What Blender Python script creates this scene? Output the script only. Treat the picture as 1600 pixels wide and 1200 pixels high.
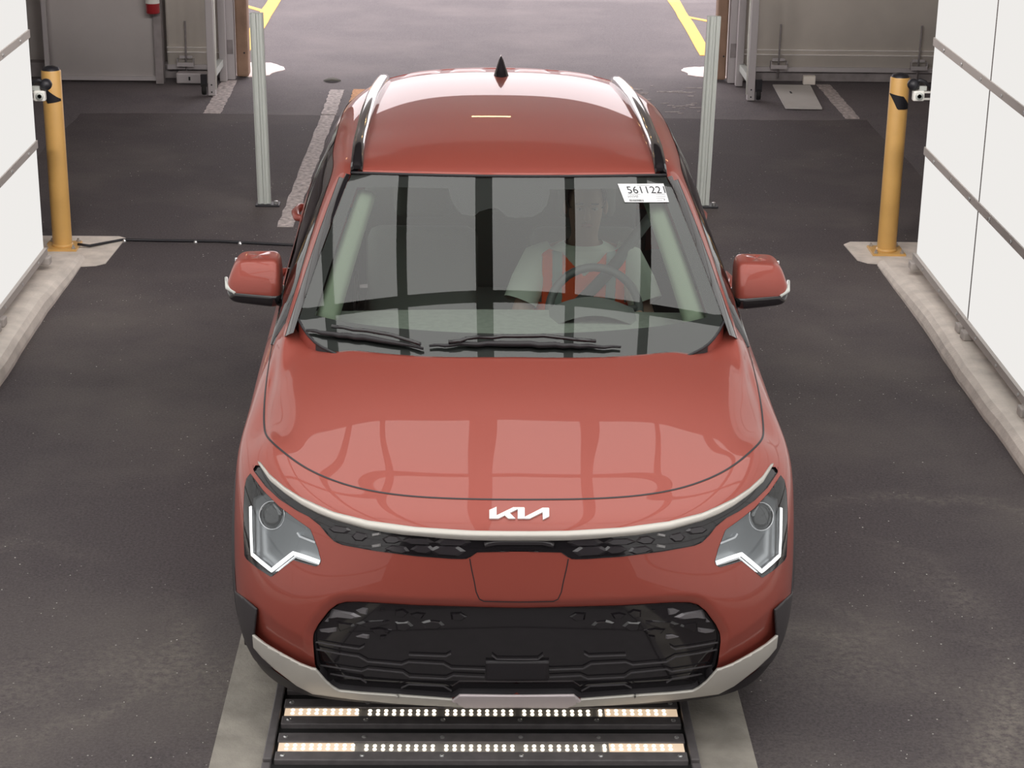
import bpy, bmesh, math, random
import numpy as np
from mathutils import Vector, Matrix
from mathutils.bvhtree import BVHTree

random.seed(7)
for o in list(bpy.data.objects):
    bpy.data.objects.remove(o, do_unlink=True)
SC = bpy.context.scene
COL = SC.collection

# ------------------------------------------------------------------ camera
CF, CPITCH, CYAW, CROLL = 3037.4, .345483, .0225625, .013604
CLOC = np.array((-.0744, -5.2876, 3.19947))
_cp, _sp, _cy, _sy = math.cos(CPITCH), math.sin(CPITCH), math.cos(CYAW), math.sin(CYAW)
CFW = np.array((_sy*_cp, _cy*_cp, -_sp))
_r = np.array((_cy, -_sy, 0.0)); _u = np.cross(_r, CFW)
CR = math.cos(CROLL)*_r + math.sin(CROLL)*_u
CU = -math.sin(CROLL)*_r + math.cos(CROLL)*_u
cam = bpy.data.cameras.new('camera')
cam.sensor_width = 36.0
cam.lens = CF/1600*36.0
cam.clip_start = .1; cam.clip_end = 300
camo = bpy.data.objects.new('camera', cam); COL.objects.link(camo)
camo.matrix_world = Matrix(((CR[0], CU[0], -CFW[0], CLOC[0]), (CR[1], CU[1], -CFW[1], CLOC[1]),
                            (CR[2], CU[2], -CFW[2], CLOC[2]), (0, 0, 0, 1)))
SC.camera = camo

# ------------------------------------------------------------------ world, sun, exposure
W = bpy.data.worlds.new('sky'); SC.world = W; W.use_nodes = True
nt = W.node_tree; nt.nodes.clear()
wo = nt.nodes.new('ShaderNodeOutputWorld'); wb = nt.nodes.new('ShaderNodeBackground')
wb.inputs[0].default_value = (1.0, .93, .95, 1)          # bright hazy sky
nt.links.new(wb.outputs[0], wo.inputs[0])
wb.inputs[1].default_value = 2.6
sun = bpy.data.lights.new('sun', 'SUN'); sun.energy = 2.2; sun.angle = math.radians(.6); sun.color = (1, .93, .85)
suno = bpy.data.objects.new('sun', sun); COL.objects.link(suno)
suno.rotation_euler = Vector((.25, 1.0, -1.25)).to_track_quat('-Z', 'Y').to_euler()
SC.view_settings.view_transform = 'Standard'; SC.view_settings.look = 'None'
SC.view_settings.gamma = 1; SC.view_settings.use_curve_mapping = False
SC.view_settings.exposure = 0.18
PANEL_L = .76      # radiance of the backlit panels
CEIL_L = 2.05

# ------------------------------------------------------------------ helpers
def tag(o, label=None, cat=None, group=None, kind=None):
    if label: o['label'] = label
    if cat: o['category'] = cat
    if group: o['group'] = group
    if kind: o['kind'] = kind
    return o
def empty(name, loc=(0, 0, 0), rz=0, label=None, cat=None, group=None):
    o = bpy.data.objects.new(name, None); COL.objects.link(o)
    o.location = loc; o.rotation_euler = (0, 0, rz); o.empty_display_size = .1
    return tag(o, label, cat, group)
def mesh_obj(name, V, F, mat=None, parent=None, smooth=False, loc=None, rot=None):
    me = bpy.data.meshes.new(name)
    me.from_pydata([tuple(map(float, v)) for v in V], [], [tuple(map(int, f)) for f in F])
    me.update()
    if smooth: me.polygons.foreach_set('use_smooth', [True]*len(me.polygons))
    if mat: me.materials.append(mat)
    o = bpy.data.objects.new(name, me); COL.objects.link(o)
    if parent: o.parent = parent
    if loc is not None: o.location = loc
    if rot is not None: o.rotation_euler = rot
    return o
def bm_obj(name, bm, mat=None, parent=None, smooth=False, loc=None, rot=None):
    me = bpy.data.meshes.new(name); bm.to_mesh(me); bm.free()
    if smooth: me.polygons.foreach_set('use_smooth', [True]*len(me.polygons))
    if mat: me.materials.append(mat)
    o = bpy.data.objects.new(name, me); COL.objects.link(o)
    if parent: o.parent = parent
    if loc is not None: o.location = loc
    if rot is not None: o.rotation_euler = rot
    return o
def share(o, name, parent=None, loc=None, rot=None):
    c = bpy.data.objects.new(name, o.data); COL.objects.link(c)
    if parent: c.parent = parent
    if loc is not None: c.location = loc
    if rot is not None: c.rotation_euler = rot
    return c
def box(bm, x0, x1, y0, y1, z0, z1, bev=0):
    r = bmesh.ops.create_cube(bm, size=1.0)
    vs = r['verts']
    for v in vs:
        v.co = Vector(((x0+x1)/2+v.co.x*(x1-x0), (y0+y1)/2+v.co.y*(y1-y0), (z0+z1)/2+v.co.z*(z1-z0)))
    if bev:
        es = list({e for v in vs for e in v.link_edges})
        bmesh.ops.bevel(bm, geom=es, offset=bev, segments=2, affect='EDGES', profile=.5)
def box_obj(name, b, mat, parent=None, bev=0, loc=None, rot=None):
    bm = bmesh.new(); box(bm, *b, bev=bev)
    return bm_obj(name, bm, mat, parent, False, loc, rot)
def lathe(bm, prof, n=24, axis='z', c=(0, 0, 0), cap=True):
    rings = []
    for r, h in prof:
        ring = []
        for k in range(n):
            a = 2*math.pi*k/n; p = (r*math.cos(a), r*math.sin(a), h)
            if axis == 'x': p = (p[2], p[0], p[1])
            if axis == 'y': p = (p[0], p[2], p[1])
            ring.append(bm.verts.new((p[0]+c[0], p[1]+c[1], p[2]+c[2])))
        rings.append(ring)
    for a, b in zip(rings, rings[1:]):
        for k in range(n): bm.faces.new((a[k], a[(k+1) % n], b[(k+1) % n], b[k]))
    if cap:
        bm.faces.new(rings[0][::-1]); bm.faces.new(rings[-1])
def tube(bm, pts, r, n=8, close=False, cap=True):
    pts = [Vector(p) for p in pts]; rr = r if isinstance(r, (list, tuple)) else [r]*len(pts)
    rings = []; prev = None
    m = len(pts)
    for i, p in enumerate(pts):
        t = (pts[(i+1) % m]-pts[i-1]) if close else (pts[min(i+1, m-1)]-pts[max(i-1, 0)])
        t.normalize()
        if prev is None:
            a = Vector((0, 0, 1)) if abs(t.z) < .9 else Vector((1, 0, 0))
            nrm = (a-t*a.dot(t)).normalized()
        else:
            nrm = (prev-t*prev.dot(t)).normalized()
        prev = nrm; b = t.cross(nrm)
        rings.append([bm.verts.new(p+(nrm*math.cos(2*math.pi*k/n)+b*math.sin(2*math.pi*k/n))*rr[i]) for k in range(n)])
    pr = list(zip(rings, rings[1:]))
    if close: pr.append((rings[-1], rings[0]))
    for a, b in pr:
        for k in range(n): bm.faces.new((a[k], a[(k+1) % n], b[(k+1) % n], b[k]))
    if cap and not close:
        bm.faces.new(rings[0][::-1]); bm.faces.new(rings[-1])
def tube_obj(name, pts, r, mat, parent=None, n=8, close=False):
    bm = bmesh.new(); tube(bm, pts, r, n, close)
    bmesh.ops.recalc_face_normals(bm, faces=bm.faces)
    return bm_obj(name, bm, mat, parent, True)
def prism(bm, poly, z0, z1):
    a = [bm.verts.new((x, y, z0)) for x, y in poly]; b = [bm.verts.new((x, y, z1)) for x, y in poly]
    bm.faces.new(a[::-1]); bm.faces.new(b)
    n = len(poly)
    for k in range(n): bm.faces.new((a[k], a[(k+1) % n], b[(k+1) % n], b[k]))

# ------------------------------------------------------------------ materials
MATS = {}
def mat(name, col=(.5, .5, .5), rough=.5, metal=0, coat=0, coatr=.03, spec=.5, emit=None, es=1.0, noise=None, bump=None, emap=None):
    m = bpy.data.materials.new(name); m.use_nodes = True; t = m.node_tree
    b = t.nodes['Principled BSDF']
    b.inputs['Base Color'].default_value = (*col, 1); b.inputs['Roughness'].default_value = rough
    b.inputs['Metallic'].default_value = metal; b.inputs['Coat Weight'].default_value = coat
    b.inputs['Coat Roughness'].default_value = coatr; b.inputs['Specular IOR Level'].default_value = spec
    if emit:
        b.inputs['Emission Color'].default_value = (*emit, 1); b.inputs['Emission Strength'].default_value = es
    if noise:   # (scale, amount, detail)
        tc = t.nodes.new('ShaderNodeTexCoord'); n = t.nodes.new('ShaderNodeTexNoise')
        n.inputs['Scale'].default_value = noise[0]; n.inputs['Detail'].default_value = noise[2] if len(noise) > 2 else 4
        r = t.nodes.new('ShaderNodeValToRGB')
        r.color_ramp.elements[0].position = .3; r.color_ramp.elements[1].position = .7
        k = noise[1]
        r.color_ramp.elements[0].color = (*[c*(1-k) for c in col], 1)
        r.color_ramp.elements[1].color = (*[min(1, c*(1+k)) for c in col], 1)
        t.links.new(tc.outputs['Object'], n.inputs['Vector']); t.links.new(n.outputs['Fac'], r.inputs['Fac'])
        t.links.new(r.outputs['Color'], b.inputs['Base Color'])
    if bump:    # (scale, strength)
        tc = t.nodes.new('ShaderNodeTexCoord'); n = t.nodes.new('ShaderNodeTexNoise')
        n.inputs['Scale'].default_value = bump[0]; n.inputs['Detail'].default_value = 6
        bp = t.nodes.new('ShaderNodeBump'); bp.inputs['Strength'].default_value = bump[1]; bp.inputs['Distance'].default_value = .01
        t.links.new(tc.outputs['Object'], n.inputs['Vector']); t.links.new(n.outputs['Fac'], bp.inputs['Height'])
        t.links.new(bp.outputs['Normal'], b.inputs['Normal'])
    MATS[name] = m
    return m
def glass_mat(name, tint, ior=1.6, rough=0.0, gcol=(1, 1, 1)):
    m = bpy.data.materials.new(name); m.use_nodes = True; t = m.node_tree; t.nodes.clear()
    o = t.nodes.new('ShaderNodeOutputMaterial'); mx = t.nodes.new('ShaderNodeMixShader')
    tr = t.nodes.new('ShaderNodeBsdfTransparent'); gl = t.nodes.new('ShaderNodeBsdfGlossy'); fr = t.nodes.new('ShaderNodeFresnel')
    tr.inputs[0].default_value = (*tint, 1); gl.inputs['Roughness'].default_value = rough; gl.inputs[0].default_value = (*gcol, 1)
    fr.inputs['IOR'].default_value = ior
    t.links.new(fr.outputs[0], mx.inputs[0]); t.links.new(tr.outputs[0], mx.inputs[1]); t.links.new(gl.outputs[0], mx.inputs[2])
    t.links.new(mx.outputs[0], o.inputs[0]); MATS[name] = m
    return m
def emit_mat(name, col, s):
    m = bpy.data.materials.new(name); m.use_nodes = True; t = m.node_tree; t.nodes.clear()
    o = t.nodes.new('ShaderNodeOutputMaterial'); e = t.nodes.new('ShaderNodeEmission')
    e.inputs[0].default_value = (*col, 1); e.inputs[1].default_value = s
    t.links.new(e.outputs[0], o.inputs[0]); MATS[name] = m
    return m
def asphalt(name, base, fleck, fl_amt, dust, dust_amt, scale=1.0, rough=.85, arcs=()):
    m = bpy.data.materials.new(name); m.use_nodes = True; t = m.node_tree; b = t.nodes['Principled BSDF']
    L = t.links.new
    tc = t.nodes.new('ShaderNodeTexCoord')
    def noise(s, d=6, ro=.6):
        n = t.nodes.new('ShaderNodeTexNoise'); n.inputs['Scale'].default_value = s; n.inputs['Detail'].default_value = d
        n.inputs['Roughness'].default_value = ro; L(tc.outputs['Object'], n.inputs['Vector']); return n
    def ramp(src, p0, p1, c0=(0, 0, 0, 1), c1=(1, 1, 1, 1)):
        r = t.nodes.new('ShaderNodeValToRGB'); r.color_ramp.elements[0].position = p0; r.color_ramp.elements[1].position = p1
        r.color_ramp.elements[0].color = c0; r.color_ramp.elements[1].color = c1; L(src, r.inputs[0]); return r
    def mix(f, a, c):
        x = t.nodes.new('ShaderNodeMix'); x.data_type = 'RGBA'
        if isinstance(f, float): x.inputs[0].default_value = f
        else: L(f, x.inputs[0])
        for i, q in ((6, a), (7, c)):
            if isinstance(q, tuple): x.inputs[i].default_value = (*q, 1)
            else: L(q, x.inputs[i])
        return x.outputs[2]
    grain = ramp(noise(90*scale, 3, .7).outputs['Fac'], .35, .65, (*[c*.72 for c in base], 1), (*[c*1.3 for c in base], 1))
    big = ramp(noise(.8*scale, 6, .6).outputs['Fac'], .45, .75)
    col = mix(big.outputs[0], grain.outputs[0], dust)
    ml = t.nodes.new('ShaderNodeMath'); ml.operation = 'MULTIPLY'; L(big.outputs[0], ml.inputs[0]); ml.inputs[1].default_value = dust_amt
    col = mix(ml.outputs[0], grain.outputs[0], dust)
    for (vsc, r0, r1, thr, ms, m0, m1) in ((20*scale, .04, .075, fl_amt, 2.2*scale, .48, .62), (46*scale, .07, .13, fl_amt*.30, 1.3*scale, .50, .64)):
        vo = t.nodes.new('ShaderNodeTexVoronoi'); vo.inputs['Scale'].default_value = vsc; L(tc.outputs['Object'], vo.inputs['Vector'])
        fk = ramp(vo.outputs['Distance'], r0, r1, (1, 1, 1, 1), (0, 0, 0, 1))
        pm = ramp(noise(ms, 2, .5).outputs['Fac'], m0, m1)
        cs = ramp(vo.outputs['Color'], max(0, 1-thr-.02), 1-thr)
        m1_ = t.nodes.new('ShaderNodeMath'); m1_.operation = 'MULTIPLY'; L(fk.outputs[0], m1_.inputs[0]); L(cs.outputs[0], m1_.inputs[1])
        m2_ = t.nodes.new('ShaderNodeMath'); m2_.operation = 'MULTIPLY'; L(m1_.outputs[0], m2_.inputs[0]); L(pm.outputs[0], m2_.inputs[1])
        col = mix(m2_.outputs[0], col, fleck)
    for (ax, ay, ar, aw, amt) in arcs:      # dusty tyre arcs
        def M(op, x, y=None):
            q = t.nodes.new('ShaderNodeMath'); q.operation = op
            for i, z in enumerate((x, y)):
                if z is None: continue
                if isinstance(z, (int, float)): q.inputs[i].default_value = z
                else: L(z, q.inputs[i])
            return q.outputs[0]
        vd = t.nodes.new('ShaderNodeVectorMath'); vd.operation = 'DISTANCE'; L(tc.outputs['Object'], vd.inputs[0]); vd.inputs[1].default_value = (ax, ay, 0)
        nz = noise(3.0, 4, .6).outputs['Fac']; dd = M('ADD', vd.outputs['Value'], M('MULTIPLY', M('SUBTRACT', nz, .5), .35))
        e = M('DIVIDE', M('SUBTRACT', dd, ar), aw); g = M('POWER', 2.718, M('MULTIPLY', M('MULTIPLY', e, e), -1.0))
        fm = M('MULTIPLY', M('MULTIPLY', g, amt), ramp(noise(35, 5, .7).outputs['Fac'], .38, .66).outputs[0])
        fm = M('MULTIPLY', fm, ramp(noise(.9, 2, .5).outputs['Fac'], .35, .6).outputs[0])
        col = mix(fm, col, dust)
    L(col, b.inputs['Base Color']); b.inputs['Roughness'].default_value = rough; b.inputs['Specular IOR Level'].default_value = .3
    bp = t.nodes.new('ShaderNodeBump'); bp.inputs['Strength'].default_value = .5; bp.inputs['Distance'].default_value = .006
    L(noise(140*scale, 3, .7).outputs['Fac'], bp.inputs['Height']); L(bp.outputs[0], b.inputs['Normal'])
    MATS[name] = m
    return m

PAINT = mat('orange_paint', (.345, .072, .052), .42, .20, .54, .012, .4)
GLOSSBLACK = mat('gloss_black', (.014, .012, .014), .10, 0, .6, .02)
PLASTIC = mat('black_plastic', (.022, .019, .022), .45)
CLAD = mat('dark_cladding', (.04, .035, .038), .5)
CHROME = mat('satin_silver', (.56, .53, .49), .38, .55)
SILVER = mat('silver_skid', (.60, .575, .53), .45, .3)
LILAC = mat('pale_plate', (.70, .62, .64), .4, .2)
LOGO = mat('emblem_white_metal', (.85, .84, .82), .3, .35)
RUBBER = mat('rubber', (.012, .012, .012), .75)
RIM = mat('wheel_alloy', (.45, .45, .46), .3, .9)
REFLECTOR = mat('lamp_housing', (.32, .335, .35), .3, .5)
CHRB = mat('lamp_chrome', (.75, .76, .78), .12, 1.0)
DRL = emit_mat('drl_light', (1, .99, .97), 1.6)
GLASS = glass_mat('windshield_glass', (.93, 1.0, .95), 1.60)
SIDEGLASS = glass_mat('side_glass', (.60, .66, .62), 1.55)
LENS = glass_mat('clear_lens', (.92, .94, .95), 1.5)
FRIT = mat('frit_black', (.03, .028, .03), .6)
DASH = mat('dash_grey', (.22, .235, .21), .8, noise=(40, .1))
LINER = mat('headliner', (.62, .63, .57), .9)
TRIMG = mat('pillar_trim_light', (.25, .29, .22), .8)
SEAT = mat('seat_fabric', (.21, .215, .205), .85)
DARKIN = mat('interior_dark', (.12, .125, .12), .8)
WHEELM = mat('steering_leather', (.09, .095, .095), .5)
PAPER = mat('sticker_paper', (.86, .86, .87), .6)
INK = mat('ink', (.03, .03, .035), .7)
INK2 = mat('ink_grey', (.30, .30, .32), .7)
REDLAMP = mat('tail_lamp_red', (.5, .02, .02), .15, 0, .8)
# ================================================================== THE PLACE
ASPH_IN = asphalt('asphalt_inside', (.078, .066, .0695), (.85, .82, .76), .92, (.21, .185, .165), .42, arcs=((.65, .81, 1.17, .10, .8), (1.785, 1.58, .654, .05, .7), (1.30, 1.41, .46, .05, .5), (-1.9, .9, .8, .06, .5), (-1.2, .2, .5, .2, .6), (1.3, .3, .4, .25, .5)))
ASPH_OUT = asphalt('asphalt_outside', (.135, .12, .125), (.6, .55, .5), .5, (.20, .175, .175), .7, 1.3)
CONC = mat('concrete', (.70, .64, .58), .85, noise=(9, .16, 8), bump=(60, .25))
CONC2 = mat('worn_concrete', (.31, .285, .25), .85, noise=(6, .3, 8), bump=(80, .3))
GALV = mat('galvanised_steel', (.50, .53, .50), .5, .15)
RAILM = mat('grey_rail', (.46, .425, .40), .6, .0)
SEAM = mat('seam_dark', (.14, .125, .12), .6)
YELLOW = mat('safety_yellow', (.66, .39, .12), .45, 0, .3, .2, noise=(5, .08))
BLACKP = mat('black_part', (.012, .012, .016), .5)
WHITEP = mat('white_plastic', (.75, .75, .70), .5)
SHEET = mat('grey_white_sheet', (.74, .70, .68), .8, noise=(2.5, .05))
SHEETB = mat('cream_sheet', (.76, .71, .64), .8, noise=(3, .06))
BASEM = mat('dark_base', (.26, .235, .235), .8, noise=(8, .2))
WALLM = mat('inner_wall', (.5, .47, .45), .85)
DARKW = mat('dark_hall', (.055, .05, .05), .9)
BROWN = mat('brown_guard', (.30, .19, .13), .75, noise=(6, .2))
FRAMEM = mat('frame_grey', (.50, .47, .475), .5, .3)
REDM = mat('extinguisher_red', (.36, .02, .025), .3, 0, .5)
LINEW = mat('worn_white_line', (.44, .39, .375), .85, noise=(30, .45, 8))
LINEO = mat('orange_line', (.55, .28, .13), .85, noise=(30, .3, 8))
LINEY = mat('yellow_line', (.85, .47, .11), .8, noise=(20, .12, 6))
PALEW = mat('pale_pink_white', (.95, .80, .76), .8, noise=(12, .1, 6))
LEAFM = mat('dead_leaf', (.05, .045, .03), .8)
PLATE = mat('black_floor_plate', (.15, .137, .14), .45, .2, noise=(25, .15))
PLATE2 = mat('dark_slot', (.012, .012, .012), .6)
LEDGLASS = mat('led_diffuser', (.5, .42, .36), .3, emit=(1, .74, .5), es=.55)
LEDGLASS2 = mat('led_channel', (.42, .39, .36), .35, .3)
LEDM = emit_mat('led_light', (1, .90, .74), 5.0)
SCREW = mat('screw_steel', (.6, .6, .6), .35, .9)
PANEL = emit_mat('backlit_panel', (1.0, .975, .945), PANEL_L)
CPANEL = emit_mat('backlit_ceiling_panel', (1.0, .985, .955), CEIL_L)

def grid_plane(name, x0, x1, y0, y1, z, m, kind='structure'):
    return tag(mesh_obj(name, [(x0, y0, z), (x1, y0, z), (x1, y1, z), (x0, y1, z)], [(0, 1, 2, 3)], m), kind=kind)

pavement = grid_plane('pavement', -40, 40, -14, 70, -.006, ASPH_OUT)
# old asphalt patch of the booth: slab with an uneven edge
edge = []
for x in np.linspace(-3.14, 3.04, 60): edge.append((x, 9.80+.03*math.sin(x*2.1)+random.uniform(-.012, .012)))
right = [(3.04+.03*math.sin(y*1.7)+random.uniform(-.015, .015), y) for y in np.linspace(9.6, -12, 50)]
left = [(-3.14+.02*math.sin(y*1.3)+random.uniform(-.012, .012), y) for y in np.linspace(-12, 9.6, 50)]
bm = bmesh.new(); prism(bm, (edge+right+left)[::-1], -.02, 0.0)
floor = tag(bm_obj('floor', bm, ASPH_IN), kind='structure')

def flat(name, poly, m, parent, z=.0, t=.003):
    bm = bmesh.new(); prism(bm, poly, z-.004, z+t)
    bmesh.ops.recalc_face_normals(bm, faces=bm.faces)
    return bm_obj(name, bm, m, parent)
def rough_line(x0, y0, x1, y1, w, n=26, j=.006):
    a = []; b = []
    for k in range(n+1):
        f = k/n; x = x0+(x1-x0)*f; y = y0+(y1-y0)*f
        a.append((x-w/2+random.uniform(-j, j), y)); b.append((x+w/2+random.uniform(-j, j), y))
    return b+a[::-1]
flat('painted_line', rough_line(-1.205, 9.84, -1.205, 10.83, .115), LINEW, pavement, z=-.004)
flat('painted_line', rough_line(-1.235, 6.46, -1.205, 9.79, .105), LINEW, floor, z=.001, t=.002)
flat('painted_line', rough_line(-1.02, 9.86, -1.02, 10.86, .10), LINEO, pavement, z=-.004)
flat('painted_line', rough_line(-2.12, 9.84, -2.14, 11.2, .13), LINEW, pavement, z=-.004)
flat('painted_line', rough_line(2.94, 9.86, 2.94, 11.25, .115), LINEW, pavement, z=-.004)
flat('painted_line', rough_line(2.09, 12.6, 2.12, 22.0, .12), LINEY, pavement, z=-.004)
flat('painted_line', rough_line(-2.19, 12.4, -2.19, 22, .14), LINEY, pavement, z=-.004)
flat('painted_line', [(2.10, 14.80), (2.10, 14.92), (3.6, 12.9), (3.6, 12.78)][::-1], LINEY, pavement, z=-.004, t=.0025)
flat('painted_line', [(-2.2, 14.80), (-2.2, 14.93), (-3.7, 17.2), (-3.7, 17.05)], LINEY, pavement, z=-.004, t=.0025)
def blob(cx, cy, rx, ry, n=40):
    return [(cx+rx*math.cos(a)*(1+.10*math.sin(5*a+1)+random.uniform(-.05, .05)), cy+ry*math.sin(a)*(1+.08*math.sin(3*a)+random.uniform(-.05, .05))) for a in np.linspace(0, 2*math.pi, n, endpoint=False)]
flat('pale_patch', blob(-2.0, 11.72, .26, .34), PALEW, pavement, z=-.004)  # pale pinkish-white patches at both sides of the gate
flat('pale_patch', blob(2.08, 11.78, .30, .27), PALEW, pavement, z=-.004)
for k in range(46):   # scraped paint scratches in front of the gate
    x = random.uniform(.9, 1.75); y = random.uniform(9.9, 11.2); w = random.uniform(.02, .14)
    flat('paint_scratch', [(x, y), (x+w, y+.004), (x+w, y+.016), (x, y+.010)], LINEW, pavement, z=-.004, t=.0015)

# far, bright ground marks and building shell
def shell_box(name, b, m): return tag(box_obj(name, b, m), kind='structure')
shell_box('ceiling', (-4.9, 4.9, -9.2, 11.75, 4.9, 5.05), DARKW)
shell_box('wall_left', (-4.9, -4.75, -9.2, 11.75, 0, 4.9), WALLM)
shell_box('wall_right', (4.75, 4.9, -9.2, 11.75, 0, 4.9), WALLM)
shell_box('wall_back', (-4.75, 4.75, -9.2, -9.05, 0, 4.9), DARKW)
bm = bmesh.new()
box(bm, -4.75, -2.12, 11.5, 11.7, 0, 4.9); box(bm, 2.14, 4.75, 11.5, 11.7, 0, 4.9); box(bm, -2.12, 2.14, 11.5, 11.7, 2.85, 4.9)
tag(bm_obj('wall_front', bm, WALLM), kind='structure')

# ------------------------------------------------------------------ backlit booth walls
Z_R = [.185, .775, 1.385, 1.995, 2.605, 3.215]
Y_S = [5.335-.0, 4.115, 2.895, 1.675, .455, -.765, -1.985, -3.205, -4.425, -5.645, -6.865, -8.085]
def light_wall(name, xw, s, yend):
    ys = [yend]+Y_S[1:]
    bm = bmesh.new()
    for z in Z_R: # horizontal rails
        box(bm, min(xw, xw+s*.05), max(xw, xw+s*.05), ys[-1], ys[0]+.01, z-.022, z+.022) if z > .3 else box(bm, min(xw-s*.012, xw+s*.06), max(xw-s*.012, xw+s*.06), ys[-1], ys[0]+.01, z-.045, z-.004)
    box(bm, min(xw+s*.012, xw+s*.06), max(xw+s*.012, xw+s*.06), ys[0]+.001, ys[0]+.012, .15, 3.23)
    box(bm, min(xw+s*.03, xw+s*.06), max(xw+s*.03, xw+s*.06), ys[-1], ys[0], .15, 3.23)
    w = tag(bm_obj(name, bm, RAILM), kind='structure')
    base = None
    for i, (z0, z1) in enumerate(zip(Z_R, Z_R[1:])):
        for j, (ya, yb) in enumerate(zip(ys, ys[1:])):
            g = .007
            box_obj('light_panel', (min(xw+s*.008, xw+s*.022), max(xw+s*.008, xw+s*.022), yb+g, ya-(.0 if j == 0 else g), z0+(.022 if i else -.004), z1-.022), PANEL, w)
    bm = bmesh.new()
    for y in ys[1:]:
        box(bm, min(xw+s*.006, xw+s*.028), max(xw+s*.006, xw+s*.028), y-.007, y+.007, .185, 3.21)
    bm_obj('seam_bar', bm, SEAM, w)
    sb = None
    for z in Z_R:
        for y in np.arange(ys[-1]+.2, ys[0], .405):
            if y < .3: continue
            zz = z if z > .3 else z-.024
            if sb is None:
                q = bmesh.new(); lathe(q, [(.009, -.004), (.009, .002), (.005, .004)], 8, 'x'); sb = bm_obj('rivet', q, SCREW, w, False, (xw-s*(.004 if z > .3 else .014), y, zz))
            else: share(sb, 'rivet', w, (xw-s*(.004 if z > .3 else .014), y, zz))
    fb = None
    for y in [ys[0]-.03]+[q+.0 for q in ys[1:6]]:
        for dy in ((0,) if y > 5 else (.05, -.07)):
            if fb is None:
                q = bmesh.new(); box(q, -.03, .03, -.035, .035, 0, .045, .008); fb = bm_obj('foot_clamp', q, RAILM, w, False, (xw-s*.005, y+dy, .096))
            else: share(fb, 'foot_clamp', w, (xw-s*.005, y+dy, .096))
    return w
light_wall('wall_booth_left', -2.475, -1, 5.31)
light_wall('wall_booth_right', 2.452, 1, 5.335)

# backlit canopy over the booth (seen as reflections in the car)
CZ, CY0, CY1 = 3.45, -5.4, 2.84
CX = [-2.42, -1.68, -1.11, -.635, -.078, .545, 1.05, 1.65, 2.41]
CB = [1.74, -.2, -1.9, -3.6]
bm = bmesh.new()
for i, x in enumerate(CX):
    w = .060 if i == 4 else .032
    box(bm, x-w, x+w, CY0, CY1+.02, CZ-.03, CZ+.05)
for y in CB: box(bm, CX[0], CX[-1], y-.042, y+.042, CZ-.02, CZ+.05)
box(bm, CX[0], CX[-1], CY1-.02, CY1+.03, CZ-.03, CZ+.08); box(bm, CX[0], CX[-1], CY0-.03, CY0+.02, CZ-.03, CZ+.08)
box(bm, CX[0], CX[-1], CY0, CY1, CZ+.05, CZ+.08)
canopy = tag(bm_obj('ceiling_booth', bm, SEAM), kind='structure')
cys = [CY1]+CB+[CY0]
for xa, xb in zip(CX, CX[1:]):
    for ya, yb in zip(cys, cys[1:]):
        box_obj('light_panel', (xa+.03, xb-.03, yb+.03, ya-.03, CZ-.005, CZ+.02), CPANEL, canopy)

# ------------------------------------------------------------------ kerbs
def kerb(name, s, xin, y1):
    prof = [(xin, -.01), (xin, .02), (xin+.012, .06), (xin+.035, .085), (xin+.075, .095), (xin+.55, .095), (xin+.55, -.01)]
    n = 70; V = []; F = []
    ys = np.linspace(-6, y1, n)
    for y in ys:
        jx = .006*math.sin(y*3.1)+random.uniform(-.003, .003)
        hk = np.interp(y, [4.6, y1], [1, .42])
        for x, z in prof: V.append((s*(x+jx*(1 if x < xin+.1 else 0)), y, z*hk if z > 0 else z))
    m = len(prof)
    for i in range(n-1):
        for j in range(m-1):
            f = (i*m+j, i*m+j+1, (i+1)*m+j+1, (i+1)*m+j); F.append(f if s < 0 else f[::-1])
    F.append([ (n-1)*m+j for j in range(m)]); F.append([j for j in range(m)][::-1])
    o = mesh_obj(name, V, F, CONC)
    b = bmesh.new(); b.from_mesh(o.data); bmesh.ops.recalc_face_normals(b, faces=b.faces); b.to_mesh(o.data); b.free()
    return tag(o, kind='structure')
kl = kerb('curb_left', -1, 2.335, 5.70); kr = kerb('curb_right', 1, 2.325, 5.70)
flat('concrete_pad', [(-2.9, 5.6), (-2.36, 5.55), (-2.25, 5.57), (-2.20, 5.62), (-2.175, 6.16), (-2.22, 6.2), (-2.9, 6.2)], CONC, kl, z=.0, t=.006)
flat('concrete_pad', [(2.95, 5.6), (2.95, 6.2), (2.25, 6.2), (2.20, 6.14), (2.22, 5.80), (2.27, 5.74), (2.36, 5.72)], CONC, kr, z=.0, t=.006)

# ------------------------------------------------------------------ tracks beside the floor light unit
for nm, x0, x1 in (('concrete_track_left', -.885, -.72), ('concrete_track_right', .655, .835)):
    bm = bmesh.new(); prism(bm, [(x0, -3), (x1, -3), (x1, 2.6), (x0, 2.6)], -.01, .006)
    tag(bm_obj(nm, bm, CONC2), kind='structure')

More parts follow.
